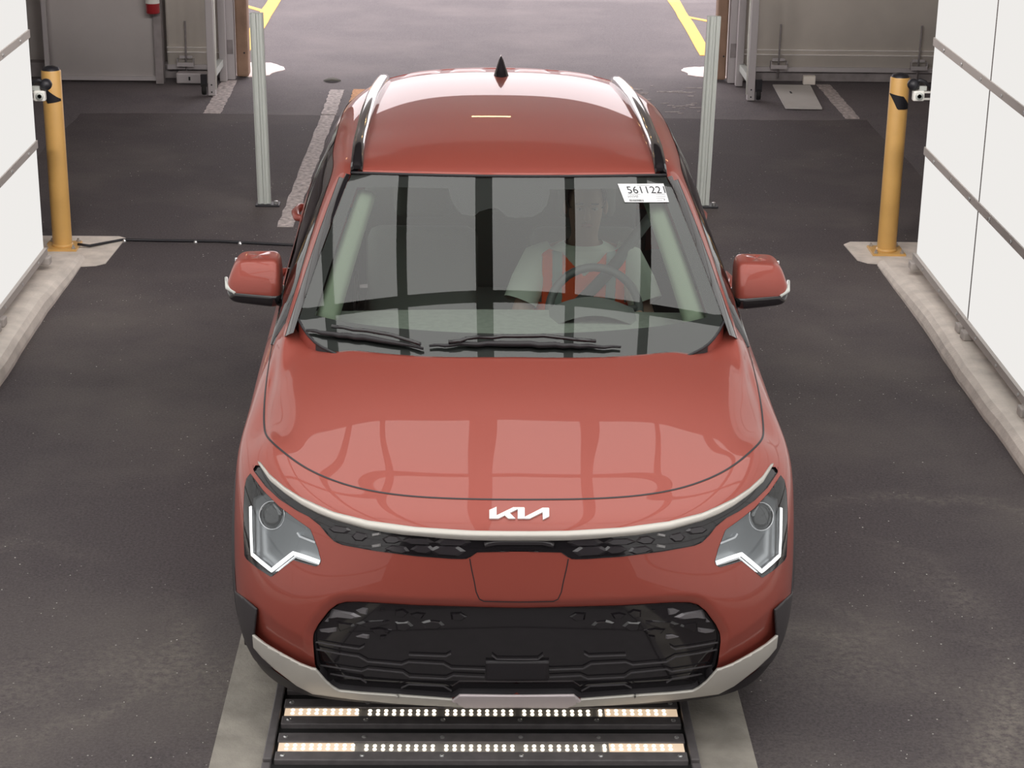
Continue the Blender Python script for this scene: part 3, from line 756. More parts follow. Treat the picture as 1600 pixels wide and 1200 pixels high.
def patch(poly, step, surf=SF, off=0.0, sc=(.25, .12)):
    """fill a closed uv outline with a grid that follows the surface"""
    poly = np.array(poly); lo, hi = poly.min(0), poly.max(0)
    nu = max(2, int((hi[0]-lo[0])*sc[0]/step)+1); nv = max(2, int((hi[1]-lo[1])*sc[1]/step)+1)
    us = np.linspace(lo[0], hi[0], nu+1); vs = np.linspace(lo[1], hi[1], nv+1)
    U, Vv = np.meshgrid(us, vs, indexing='ij'); uv = np.stack([U.ravel(), Vv.ravel()], 1); n2 = len(vs)
    ins = inside(poly, uv)
    cent = []; F0 = [(i*n2+j, (i+1)*n2+j, (i+1)*n2+j+1, i*n2+j+1) for i in range(len(us)-1) for j in range(n2-1)]
    F = [f for f in F0 if any(ins[k] for k in f)]
    usd = np.zeros(len(uv), bool); usd[np.array(F).ravel()] = True; mv = usd & ~ins
    uv[mv] = nearest_on(poly, uv[mv], sc)
    # pull the nearest inner vertices onto outline corners
    sel = np.where(usd)[0]
    for c in poly:
        d = ((uv[sel]-c)*np.array(sc)); k = sel[(d**2).sum(1).argmin()]
        if (((uv[k]-c)*np.array(sc))**2).sum() < (step*.8)**2: uv[k] = c
    P = surf(uv[:, 0], uv[:, 1])+surf.n(uv[:, 0], uv[:, 1])*off
    used = np.unique(np.array(F)); rm = -np.ones(len(uv), int); rm[used] = np.arange(len(used))
    return P[used], [tuple(rm[k] for k in f) for f in F]
def rim(poly, o0, o1, surf=SF, inset=0.0, closed=True):
    """wall of a recess: from offset o0 on the outline to offset o1 (outline shrunk by inset)"""
    poly = np.array(poly); c = poly.mean(0)
    a = surf(poly[:, 0], poly[:, 1])+surf.n(poly[:, 0], poly[:, 1])*o0
    b = surf(poly[:, 0], poly[:, 1])+surf.n(poly[:, 0], poly[:, 1])*o1
    if inset:
        cc = b.mean(0); d = cc-b; L = np.linalg.norm(d, axis=1)[:, None]; b = b+d/L*inset
    n = len(poly); V = np.concatenate([a, b]); F = []
    for k in range(n if closed else n-1):
        j = (k+1) % n; F.append((k, j, n+j, n+k))
    return V, F
def ribbon(path, w, surf=SF, off=0.0, h=.0):
    """flat strip following a uv path on the surface, optional raised (h)"""
    path = np.array(path); C = surf(path[:, 0], path[:, 1]); N = surf.n(path[:, 0], path[:, 1]); T = np.gradient(C, axis=0)
    T /= np.linalg.norm(T, axis=1)[:, None]; Bn = np.cross(N, T); w = np.broadcast_to(np.asarray(w, float), (len(C),))[:, None]
    a = C+Bn*w/2+N*off; b = C-Bn*w/2+N*off; n = len(C)
    if not h: return np.concatenate([a, b]), [(k, k+1, n+k+1, n+k) for k in range(n-1)]
    a2 = a+N*h; b2 = b+N*h; V = np.concatenate([a, b, a2, b2]); F = []
    for k in range(n-1):
        F += [(2*n+k, 2*n+k+1, 3*n+k+1, 3*n+k), (k, 2*n+k, 2*n+k+1, k+1)[::-1], (n+k, n+k+1, 3*n+k+1, 3*n+k)[::-1]]
    F += [(0, n, 3*n, 2*n), (n-1, 2*n-1, 4*n-1, 3*n-1)[::-1]]
    return V, F
def solid(o, t, off=-1):
    md = o.modifiers.new('thickness', 'SOLIDIFY'); md.thickness = t; md.offset = off
    return o

# ---------------------------------------------------------------- outlines read off the photograph (left half)
HEAD = uvs(densify([(391.7, 740), (385.5, 748), (382.5, 762), (381, 793), (381, 836), (382.5, 868), (386, 874), (403.3, 888.3), (423.3, 901), (426, 900), (441.7, 887.5), (458.3, 875), (475, 880), (493.3, 885), (499, 882.5), (502, 876.7), (496.7, 856.7), (485, 826.7), (463.3, 811.7), (436.7, 791.7), (411.7, 766.7), (396, 746)], 5, True))
UG_TOP = [(406, 727), (423, 752), (446.7, 771.5), (471.7, 788.5), (496.7, 801.7), (522.5, 811.9), (575.6, 826.7), (628.7, 835), (692.5, 840.5), (735, 843.2), (795, 844.3)]
CH_TOP = [(404, 722.0), (408, 723), (421.7, 741.0), (445, 761.0), (470, 777), (496.7, 789.5), (522.5, 800.5), (575.6, 813.6), (650, 823.6), (735, 828.9), (795, 829.8)]
UG_BOT = [(395.5, 727), (396.7, 736), (415, 760), (436.7, 780), (463.3, 797.5), (483, 807.5), (500, 821), (512, 836), (522.5, 846), (535, 851.5), (586, 860.7), (650, 869), (703, 872.9), (726.5, 873.5), (733, 871.8), (745.6, 862.9), (796, 862)]
LG_HALF = [(799, 953.2), (650, 949), (565, 943.8), (540, 944), (527, 947.5), (514, 957), (497, 978.9), (489.5, 993), (488.6, 1005), (489.6, 1015), (492.7, 1042.6), (507.6, 1061.7), (520, 1073.5), (530, 1078), (565, 1081.9), (628.7, 1086), (706, 1091.5), (718, 1084.5), (801, 1085.5)]
def close_centre(a):
    a = np.array(a); a[0, 0] = -.03; a[-1, 0] = -.03; return a
UG = close_centre(np.concatenate([uvs(UG_TOP, 8)[::-1], uvs(UG_BOT, 8)]))
LG = close_centre(uvs(LG_HALF, 7))
LGP = LG.copy(); LGP[[0, -1], 0] = 0.0; UGP = UG.copy(); UGP[[0, -1], 0] = 0.0
print('HEAD', HEAD.min(0), HEAD.max(0), 'UG', UG.min(0), UG.max(0), 'LG', LG.min(0), LG.max(0))

# ---------------------------------------------------------------- body panels
UB = 5.55            # bumper / fender joint
us = np.concatenate([np.linspace(0, 2.0, 56), np.linspace(2.0, 3.0, 22)[1:], np.linspace(3, UB, 60)[1:]])
vs = np.concatenate([np.linspace(0, 1, 8), np.linspace(1, 6, 96)[1:]])
P, F = grid(SF, us, vs, (HEAD, UG, LG))
LG3 = SF(LGP[:, 0], LGP[:, 1])                         # chamfer that leads into the lower opening
CHD = .016
seg = LG3; dmin = np.full(len(P), 9.0)
for i in range(len(seg)-1):
    a_, b_ = seg[i], seg[i+1]; d_ = b_-a_; t_ = np.clip(((P-a_)@d_)/(d_@d_+1e-12), 0, 1); dmin = np.minimum(dmin, np.linalg.norm(P-(a_+t_[:, None]*d_), axis=1))
wz = np.clip((P[:, 2]-.36)/.08, 0, 1)
P = P+np.array((0, 1, 0))*(CHD*np.clip(1-dmin/.030, 0, 1)*wz)[:, None]
bumper = put_sym('front_bumper', P, F, PAINT)
def arch_cut(P, F, cy, r=.385, cz=.335):
    P = np.asarray(P); ins = (P[:, 1]-cy)**2+(P[:, 2]-cz)**2 < r*r
    return P, [f for f in F if not all(ins[k] for k in f)]
def cull(P, F):
    used = np.unique(np.array(F)); rm = -np.ones(len(P), int); rm[used] = np.arange(len(used)); return P[used], [tuple(rm[k] for k in f) for f in F]
P, F = grid(SF, np.linspace(UB, 9, 70), np.linspace(0, 6, 70)); P, F = cull(*arch_cut(P, F, .885)); put_pair('front_fender', P, F, PAINT)
P, F = grid(SF, np.concatenate([np.linspace(0, 4, 44), np.linspace(4, 9, 60)[1:]]), np.linspace(6.0, 10, 90)); hood = solid(put_sym('hood', P, F, PAINT), .004)
# side shell behind the fender
def side_panel(name, u0, u1, m=PAINT, v0=0, v1=6, nu=40, nv=46):
    return grid(SR, np.linspace(u0, u1, nu), np.linspace(v0, v1, nv))
for nm, u0, u1 in (('front_door', 9.0, 10.35), ('rear_door', 10.35, 11.55)):
    P, F = side_panel(nm, u0, u1); P, F = cull(*arch_cut(P, F, 3.605)); put_pair(nm, P, F, PAINT)
P, F = side_panel('rear_quarter', 11.55, 14.2); P, F = cull(*arch_cut(P, F, 3.605)); put_pair('rear_quarter_panel', P, F, PAINT)
P, F = grid(SR, np.linspace(14.2, 16, 30), np.linspace(0, 3.4, 24)); put_sym('rear_bumper', P, F, CLAD)
P, F = grid(SR, np.linspace(14.2, 16, 30), np.linspace(3.4, 6, 24)); put_sym('tailgate', P, F, PAINT)

# shut lines
def line_px(name, px, w=.0035, m=PLASTIC, sym=True, off=.0008):
    a = uvs(px, 6)
    if sym: a[-1, 0] = 0.0; P, F = ribbon(a, w, off=off); return put_sym(name, P, F, m)
    P, F = ribbon(a, w, off=off); return put_pair(name, P, F, m)
vline = np.stack([np.linspace(0, 8.9, 160), np.full(160, 6.0)], 1)
P, F = ribbon(vline, .0065, off=.0012); put_sym('hood_gap', P, F, PLASTIC)
def fg(u0, v0, u1, v1, n=30): return np.stack([np.linspace(u0, u1, n), np.linspace(v0, v1, n)], 1)
P, F = ribbon(fg(UB, 2.9, UB, 4.6), .003, off=.0008); put_pair('bumper_gap', P, F, PLASTIC)
line_px('charge_door_gap', [(734, 873), (737, 890), (741, 908), (744, 925), (749, 936), (756, 939.5), (797, 940.5)], .0032)
# door gaps
for uu in (9.0, 10.35, 11.55):
    P, F = ribbon(fg(uu, .6, uu, 6), .005, SR, .001); put_pair('door_gap', P, F, PLASTIC)

# ---------------------------------------------------------------- chrome strip and upper grille
ct, cb = uvs(CH_TOP, 6), uvs(UG_TOP, 6); ct[-1, 0] = cb[-1, 0] = 0
def resamp(a, n):
    d = np.concatenate([[0], np.cumsum(np.linalg.norm(np.diff(a*np.array((.25, .12)), axis=0), axis=1))]); t = np.linspace(0, d[-1], n)
    return np.stack([np.interp(t, d, a[:, 0]), np.interp(t, d, a[:, 1])], 1)
ct, cb = resamp(ct, 80), resamp(cb, 80)
rowsC = [(.0, -.003), (.03, .005), (.5, .0065), (1.03, .0065), (1.06, -.010)]
V = []; n = 80
for f, o in rowsC:
    q = ct+(cb-ct)*f; V.append(SF(q[:, 0], q[:, 1])+SF.n(q[:, 0], q[:, 1])*o)
V = np.concatenate(V); V[np.abs(V[:, 0]) < 2e-3, 0] = 0
F = [(r*n+k, r*n+k+1, (r+1)*n+k+1, (r+1)*n+k) for r in range(len(rowsC)-1) for k in range(n-1)]
chrome = put_sym('chrome_strip', V, F, CHROME); 
P, F = patch(UGP, .009, off=-.006); P[P[:, 0] < 1e-3, 0] = 0; ug = put_sym('upper_grille', P, F, GLOSSBLACK)
V, F = rim(uvs(UG_BOT, 5), .0015, -.008, closed=False); V = V; put_pair('upper_grille_rim', V, F, GLOSSBLACK)
# faceted hexagon scales in the upper grille
def facet(px, off, raise_, m, parent, name='facet', mirror=True):
    """small pyramid-cut plate: outline at offset off, inner outline raised"""
    a = uvs(px); c = a.mean(0); b = c+(a-c)*.72; n = len(a)
    A = SF(a[:, 0], a[:, 1])+SF.n(a[:, 0], a[:, 1])*off; B = SF(b[:, 0], b[:, 1])+SF.n(b[:, 0], b[:, 1])*(off+raise_)
    V = np.concatenate([A, B]); F = [tuple(range(n, 2*n))]+[(k, (k+1) % n, n+(k+1) % n, n+k) for k in range(n)]
    # outward orientation: compare with surface normal
    nn = np.cross(V[n+1]-V[n], V[n+2]-V[n+1]); N0 = SF.n(c[:1], c[1:])[0]
    if nn @ N0 < 0: F = [f[::-1] for f in F]
    return put_pair(name, V, F, m, parent, False)
DGREY = mat('dark_grey_facet', (.035, .03, .034), .2, 0, .4)
for px in ([(626, 846), (640, 840.5), (668, 841.5), (680, 848), (668, 852), (640, 851)], [(678, 848), (690, 841.5), (728, 842), (737, 848), (724, 854), (690, 853)],
           [(668, 860), (682, 853.5), (716, 854), (728, 862), (716, 870), (682, 868)], [(640, 859), (650, 852.5), (672, 853), (680, 860), (668, 866), (650, 864)],
           [(512, 826), (522, 820), (545, 824), (548, 829), (540, 834), (520, 832)], [(548, 838), (556, 830), (572, 834), (574, 840), (566, 846), (554, 845)], [(596, 842), (608, 836), (622, 838), (628, 846), (616, 850), (602, 849)], [(600, 858), (612, 852), (634, 855), (640, 862), (630, 866), (610, 863)]):
    facet(px, -.0055, .006, DGREY, ug)
for px in ([(580, 834), (594, 831.5), (594.5, 836), (580.5, 838.5)], [(580, 852), (594, 849.5), (594.5, 854), (580.5, 856)]):
    facet(px, -.0055, .008, mat('grey_tab', (.25, .24, .24), .4), ug, 'tab')
P, F = ribbon(np.array([[0, 0], [1, 0]]), .01) if False else (None, None)
q = uvs([(757, 852), (775, 848), (797, 848)], 6); q[-1, 0] = 0; P, F = ribbon(q, .016, off=-.006, h=.004); put_sym('grille_bar', P, F, DGREY, ug)

# emblem
LGO = [[(195, 185), (345, 120), (345, 300), (345, 360), (195, 360)], [(345, 295), (690, 130), (800, 130), (785, 165), (380, 360), (345, 360)], [(510, 290), (610, 238), (740, 360), (590, 360)],
       [(690, 130), (915, 130), (930, 148), (930, 360), (785, 360), (785, 150)], [(930, 325), (1300, 140), (1310, 225), (1030, 362), (930, 362)], [(1300, 140), (1425, 140), (1440, 155), (1440, 315), (1310, 380), (1300, 215)]]
bm = bmesh.new()
def surf_px_full(px, py):
    d = kray(px, py); s = 1
    cx = kat(px, py, y=.11)[0]
    sgn = -1 if cx < 0 else 1
    o = KC*np.array((sgn, 1, 1)); d = d*np.array((sgn, 1, 1))
    h = BV.ray_cast(Vector(o), Vector(d).normalized()); p = np.array(h[0]); n = np.array(h[1])
    if n[2] < 0: n = -n
    m = np.array((sgn, 1, 1)); return p*m, n*m
for poly in LGO:
    lo = []; hi = []
    for zx, zy in poly:
        p, n = surf_px_full(750+zx/13.333, 785+zy/13.333)
        lo.append(bm.verts.new(p-n*.003)); hi.append(bm.verts.new(p+n*.006))
    k = len(poly); bm.faces.new(hi); 
    for i in range(k): bm.faces.new((lo[i], lo[(i+1) % k], hi[(i+1) % k], hi[i]))
bmesh.ops.recalc_face_normals(bm, faces=bm.faces)
tag(bm_obj('emblem', bm, LOGO, car), 'white metal emblem lettering on the nose')

# ---------------------------------------------------------------- headlights
V, F = rim(HEAD, .0015, -.03, inset=.004); hl = put_pair('headlight', V, F, PLASTIC, None, False)
P, F = patch(HEAD, .009, off=-.03); put_pair('reflector_bowl', P, F, REFLECTOR, hl)
P, F = patch(HEAD, .009, off=.001); put_pair('lens', P, F, LENS, hl)
drl = uvs([(389.3, 791), (390.0, 830), (391.5, 866), (406, 878.5), (422.5, 891.5), (440, 877.5), (456.7, 864.5), (477, 871), (498, 878.5)], 4)
P, F = ribbon(drl, .0120, off=-.006, h=.003); put_pair('daytime_light', P, F, DRL, hl, False)
edge2 = uvs([(384.5, 790), (385.5, 868), (423.3, 897), (457.5, 870.5), (495, 883)], 4)
P, F = ribbon(edge2, .007, off=-.028, h=.014); put_pair('light_bezel', P, F, CHRB, hl, False)
def disc_at(px, py, r, off, name, m, parent, ring=None, thick=.006):
    u, v = uv_px(px, py); c = SF([u], [v])[0]; n = SF.n([u], [v])[0]
    n = (n+np.array((0, -.9, .25))); n /= np.linalg.norm(n); c = c+n*off
    for s, par in ((1, parent[0]), (-1, parent[1])):
        bm = bmesh.new()
        if ring: lathe(bm, [(r-ring, 0), (r-ring*.4, thick), (r, thick*.6), (r, -.004)], 36, cap=False)
        else: lathe(bm, [(r, 0), (r*.8, thick*.7), (r*.4, thick), (.001, thick*1.05)], 36, cap=False)
        o = bm_obj(name, bm, m, par, True)
        nn = Vector(n*np.array((s, 1, 1))); o.matrix_basis = Matrix.Translation(Vector(c*np.array((s, 1, 1)))) @ nn.to_track_quat('Z', 'Y').to_matrix().to_4x4()
PROJ = mat('projector_lens', (.10, .105, .11), .08, .2, .8)
disc_at(421, 805, .046, -.026, 'projector_ring', CHRB, hl, ring=.006, thick=.012)
disc_at(421, 805, .040, -.024, 'projector_lens', PROJ, hl, thick=.010)
q = uvs([(459, 832), (463, 838), (474, 842.5), (488, 848)], 3); P, F = ribbon(q, .006, off=-.029, h=.012); put_pair('indicator_light', P, F, CHRB, hl, False)
q = uvs([(392, 745), (407, 764), (395, 772)]); P, F = patch(q, .006, off=-.022); put_pair('reflector_cap', P, F, PLASTIC, hl)
q = uvs([(387, 752), (391, 746), (394, 772), (386, 778)]); P, F = patch(q, .006, off=-.02); put_pair('side_reflector', P, F, CHRB, hl)

# ---------------------------------------------------------------- lower grille
GD = -.022
kb = next(i for i in range(len(LG)) if LG[i, 1] < 1.15)
V, F = rim(LGP[:kb+1], -.010, GD-.016, closed=False); V[np.abs(V[:, 0]) < .02, 0] = 0; put_sym('lower_opening_rim', V, F, PLASTIC, None, True)
V, F = rim(LGP[kb:], .001, GD-.016, closed=False); V[np.abs(V[:, 0]) < .02, 0] = 0; put_sym('lower_opening_sill', V, F, PLASTIC, None, True)
P, F = patch(LGP, .011, off=GD); P[P[:, 0] < 1e-3, 0] = 0; lg = put_sym('lower_grille', P, F, GLOSSBLACK)

GBAR = mat('grille_bar_grey', (.075, .07, .075), .35)
FACET_REFL = mat('facet_painted_reflection', (.17, .16, .17), .3, .2)  # lighter copy of the black facets: wall reflection painted into the colour
def bar_px(px, w=.0028, h=.005, sym=False):
    a = uvs(px, 5)
    if sym: a[-1, 0] = 0
    P, F = ribbon(a, w, off=GD+.006, h=h)
    return put_sym('grille_slat', P, F, GBAR, lg, False) if sym else put_pair('grille_slat', P, F, GBAR, lg, False)
Z = lambda pts: [(480+x/4.706, 930+y/4.706) for x, y in pts]
bar_px(Z([(50, 365), (200, 388), (375, 414), (412, 395)]))
bar_px(Z([(52, 418), (200, 445), (370, 470), (440, 510), (690, 533), (745, 513), (1000, 527), (1060, 562), (1310, 570)]))
bar_px(Z([(80, 538), (250, 562), (395, 583), (440, 565), (700, 592), (750, 626), (1020, 640), (1075, 615), (1305, 626)]))
bar_px(Z([(155, 603), (280, 622), (390, 640), (430, 668)]))
bar_px(Z([(690, 708), (745, 682), (1000, 694), (1060, 730)]))
bar_px(Z([(745, 460), (1020, 470), (1055, 450)]))
bar_px(Z([(1360, 462), (1395, 490), (1510, 492)]), sym=True)
bar_px(Z([(1315, 515), (1510, 517)]), sym=True)
for px in ([(165, 118), (330, 150), (390, 180), (340, 196), (200, 182), (140, 190)], [(345, 130), (400, 110), (440, 115), (430, 165), (380, 155)], [(535, 115), (565, 118), (545, 140), (528, 138)], [(345, 232), (400, 212), (560, 206), (606, 208), (600, 236), (500, 262), (400, 256)],
           [(62, 272), (205, 258), (200, 290), (150, 298), (75, 288)], [(345, 328), (400, 310), (450, 316), (448, 345)], [(530, 322), (580, 318), (560, 348), (528, 350)], [(750, 160), (800, 145), (870, 155), (840, 195), (790, 195)], [(120, 200), (140, 180), (142, 215), (108, 212)],
           [(450, 270), (530, 262), (620, 280), (600, 310), (480, 305)], [(210, 215), (330, 232), (340, 250), (230, 290), (212, 260)], [(640, 130), (700, 120), (745, 150), (700, 190), (640, 180)], [(640, 220), (740, 215), (780, 250), (720, 290), (650, 280)], [(830, 220), (900, 205), (980, 215), (1010, 245), (960, 275), (860, 270)], [(1050, 150), (1130, 145), (1180, 180), (1130, 215), (1060, 205)]):
    facet(Z(px), GD+.0005, .006, FACET_REFL if len(px) and sum(q[0] for q in px)/len(px) < 440 and px[0] != (210, 215) else GLOSSBLACK, lg)
# sensor plate in the middle
q = uvs([(759, 1037), (759, 1068), (800, 1069), (800, 1038)]); q[2:, 0] = 0
P, F = patch(q, .012, off=GD+.01); P[P[:, 0] < .01, 0] = 0; solid(put_sym('radar_cover', P, F, PLASTIC), .01)

# ---------------------------------------------------------------- silver skid strip, lip and corner cladding
LAYER[:] = [BV0, _P0]          # outer skin without the tucked band
SK = uvs(densify([(398.5, 990.5), (415, 1004), (439, 1018.5), (470, 1035), (488, 1042), (494, 1043), (509, 1060.5), (521.5, 1071.5), (531, 1076.5), (565, 1080), (628, 1084.2), (706, 1090), (724, 1101.0), (670, 1098.5), (610, 1094.5), (560, 1089.5), (515, 1084), (490, 1080.5), (466, 1068), (430, 1040.5), (412, 1024), (400, 1010)], 6, True))
P, F = patch(SK, .007, SF0, .010); sk_ = put_pair('skid_trim', P, F, SILVER); [solid(o, .009) for o in sk_]
q = uvs([(706, 1091.5), (718, 1082.5), (801, 1083.5), (801, 1102), (726, 1101.5)], 8); q[np.array([uvv[0] < .06 for uvv in q])] *= np.array((0, 1))
P, F = patch(q, .009, SF0, .012); P[P[:, 0] < .006, 0] = 0; solid(put_sym('skid_plate', P, F, LILAC), .008)
# black lower lip: whole bottom band, and the corner pieces in front of the wheels
ug_ = np.linspace(0, 6.6, 140); vt = np.interp(ug_, [0, 1.4, 2.57, 3.2, 3.57, 4.2, 4.6, 6.6], [.14, .16, .28, .62, .90, 1.3, .6, .5]); nl = 8
uvl = np.array([(a, b*f/(nl-1)) for a, b in zip(ug_, vt) for f in range(nl)]); P = SF0(uvl[:, 0], uvl[:, 1])+SF0.n(uvl[:, 0], uvl[:, 1])*.004; P[np.abs(P[:, 0]) < 1e-4, 0] = 0
put_sym('lower_lip', P, [(i*nl+j, (i+1)*nl+j, (i+1)*nl+j+1, i*nl+j+1) for i in range(139) for j in range(nl-1)], PLASTIC)
e0 = uvs([(362.5, 919), (383, 934), (403, 951), (400.5, 972), (398.5, 990.5), (400, 1011), (430, 1041)], 5)
print('CC', np.round(e0[[0, -1]], 2))
CC = np.concatenate([e0, [(4.4, .42), (5.0, .35), (6.3, .3), (6.65, 1.5), (6.6, 2.85), (6.1, 2.9)]])
P, F = patch(CC, .008, SF0, .006); P, F = cull(*arch_cut(P, F, .885, .36)); cl = put_pair('corner_cladding', P, F, CLAD); [solid(o, .006) for o in cl]
# ---------------------------------------------------------------- wheels and arch mouldings
BODYR = Surf(CPR)
_uu, _vv = np.meshgrid(np.linspace(5, 15, 300), np.linspace(0, 6, 80), indexing='ij'); _Q = SR(_uu, _vv).reshape(300, 80, 3)
BS = BVHTree.FromPolygons([Vector(p) for p in _Q.reshape(-1, 3)], [(i*80+j, (i+1)*80+j, (i+1)*80+j+1, i*80+j+1) for i in range(299) for j in range(79)])
def side_x(y, z):
    h = BS.ray_cast(Vector((3, y, z)), Vector((-1, 0, 0))); return h[0].x if h[0] is not None else .88
for cy in (.885, 3.605):
    V = []; F = []; n = 40; R_ = [(.36, -.05), (.362, .006), (.375, .012), (.425, .010), (.43, .0)]
    for k in range(n+1):
        a = math.radians(-18+216*k/n)
        for r, o in R_:
            y = cy+r*math.cos(a); z = max(.2, .335+r*math.sin(a)); V.append((side_x(y, max(.24, z))+o, y, z))
    m = len(R_)
    F = [(k*m+j, k*m+j+1, (k+1)*m+j+1, (k+1)*m+j) for k in range(n) for j in range(m-1)]
    put_pair('wheel_arch_moulding', V, F, CLAD)
def wheel(x, y, s):
    w = bpy.data.objects.new('wheel', None); COL.objects.link(w); w.parent = car; w.location = (x, y, .335)
    q = bmesh.new(); lathe(q, [(.22, -.10), (.30, -.105), (.328, -.085), (.335, -.04), (.335, .04), (.328, .085), (.30, .105), (.22, .10)], 48, 'x', cap=False); bm_obj('tire', q, RUBBER, w, True)
    q = bmesh.new(); lathe(q, [(.225, -.09), (.215, -.02), (.215, .06), (.225, .09)], 40, 'x', cap=False)
    for k in range(5):
        a = 2*math.pi*k/5
        pts = [Vector((s*.06, .03*math.cos(a), .03*math.sin(a))), Vector((s*.075, .13*math.cos(a), .13*math.sin(a))), Vector((s*.07, .215*math.cos(a), .215*math.sin(a)))]
        tube(q, pts, [.03, .026, .03], 6)
    lathe(q, [(.055, s*.05), (.05, s*.085), (.02, s*.09)], 20, 'x'); bm_obj('rim', q, RIM, w)
    q = bmesh.new(); lathe(q, [(.15, -.01), (.15, .01)], 32, 'x'); bm_obj('brake_disc', q, GALV, w)
for x, s in ((.785, 1), (-.785, -1)):
    wheel(x, .885, s); wheel(x, 3.605, s)
# floor pan and inner wings so nothing shows through
bm = bmesh.new(); box(bm, -.86, .86, 1.32, 3.15, .19, .24); box(bm, -.62, .62, .30, 4.2, .19, .26); box(bm, -.66, .66, .14, .28, .24, .60); bm_obj('underbody', bm, PLASTIC, car)

# ---------------------------------------------------------------- glasshouse
def wbase(s): a = np.abs(s); return np.stack([.757*s, 1.0+.185*a**1.9, 1.022+.053*a**2], -1)
def wtop(s): a = np.abs(s); return np.stack([.594*s, 1.800+.0715*a**1.9, 1.472-.008*a**1.9], -1)
def wind(s, t, off=0.0):
    s = np.asarray(s, float).ravel(); t = np.asarray(t, float).ravel()
    B, T = wbase(s), wtop(s); P = B+(T-B)*t[:, None]
    nv = np.stack([.25*s, np.full_like(s, -.48), np.full_like(s, .86)], -1); nv /= np.linalg.norm(nv, axis=1)[:, None]
    return P+nv*(.0103*4*t*(1-t)+off)[:, None]
def wlow(s):
    a = np.abs(s); return -.03-.05*np.exp(-((a-.74)/.16)**2)+.085*np.clip((a-.86)/.14, 0, 1)**2
def wind_n(s, t):
    e = 1e-3; s = np.asarray(s, float).ravel(); t = np.asarray(t, float).ravel()
    a = wind(s+e, t)-wind(s-e, t); b = wind(s, t+e)-wind(s, t-e); q = np.cross(a, b); return q/np.linalg.norm(q, axis=1)[:, None]
def wgrid(ss, ts, off=0.0):
    S, T = np.meshgrid(ss, ts, indexing='ij'); P = wind(S, T, off); n = len(ts)
    return P, [(i*n+j, (i+1)*n+j, (i+1)*n+j+1, i*n+j+1) for i in range(len(ss)-1) for j in range(n-1)]
P, F = wgrid(np.linspace(-1, 1, 61), np.linspace(0, 1, 41))
_S, _T = np.meshgrid(np.linspace(-1, 1, 61), np.linspace(0, 1, 41), indexing='ij'); _L = wlow(_S); _T = _L+_T*(1-_L); P = wind(_S, _T)
wsh = mesh_obj('windshield', P, F, GLASS, car, True)
_S, _T = np.meshgrid(np.linspace(-1, 1, 161), np.linspace(-.03, 1, 121), indexing='ij'); _WP = wind(_S, _T)
BW = BVHTree.FromPolygons([Vector(p) for p in _WP], [(i*121+j, (i+1)*121+j, (i+1)*121+j+1, i*121+j+1) for i in range(160) for j in range(120)])
def wind_px(px, py):
    h = BW.ray_cast(Vector(KC), Vector(kray(px, py)).normalized())
    if h[0] is None: h = BW.find_nearest(Vector(KC+kray(px, py)*7.3))
    i, j = divmod(h[2], 120); return -1+2*(i+.5)/160, -.03+1.03*(j+.5)/120
# printed black border (under the glass): bottom band, side bands, top band with the sensor patch
def frit(poly, name='frit_band'):
    """poly in (s,t)"""
    class WS:
        def __call__(s, u, v): return wind(u, v, -.006)
        def n(s, u, v): return wind_n(u, v)
    P, F = patch(poly, .02, WS(), 0.0, (.75, .9)); return mesh_obj(name, P, F, FRIT, wsh, True)
ss = np.linspace(-1, 1, 41)
frit(np.concatenate([np.stack([ss, wlow(ss)], 1), np.stack([ss[::-1], .135-.06*ss**2+.03*ss**8], 1)]))
frit(np.concatenate([np.stack([ss, np.full(41, 1.0)], 1), np.stack([ss[::-1], .925-.03*np.abs(ss)**6], 1)]))
for s in (-1, 1):
    tt = np.linspace(.1, .95, 30); frit(np.concatenate([np.stack([np.full(30, s*1.0), tt], 1), np.stack([np.full(30, s*.935), tt[::-1]], 1)]))
SP = [wind_px(*p) for p in [(700, 290), (703, 308), (711, 323), (722, 332), (738, 336), (742, 335), (748, 329), (768, 323), (780, 326), (792, 336), (805, 338), (832, 337), (846, 330), (855, 318), (858, 300), (858, 290)]]
frit(np.array(SP), 'sensor_patch')
# seal along the roof edge
tube_obj('windshield_seal', [tuple(p) for p in wind(np.linspace(-1, 1, 40), np.full(40, 1.0), .0)], .0055, PLASTIC, wsh)
_s60 = np.linspace(-1, 1, 60); P_ = wind(_s60, wlow(_s60), -.004)
tube_obj('lower_glass_seal', [tuple(p) for p in P_], .0055, PLASTIC, wsh)
def skirt(name, sa, m):
    top = wind(sa, wlow(sa), -.004); bot = top.copy(); bot[:, 1] -= .004; bot[:, 2] = bonnet_z(bot[:, 0], bot[:, 1])-.012; k = len(sa)
    return mesh_obj(name, np.concatenate([top, bot]), [(i, i+1, k+i+1, k+i) for i in range(k-1)], m, car, True)
skirt('cowl_panel', np.linspace(-.9, .9, 60), PLASTIC)
skirt('cowl_corner', np.linspace(-1, -.895, 10), PAINT); skirt('cowl_corner', np.linspace(.895, 1, 10), PAINT)

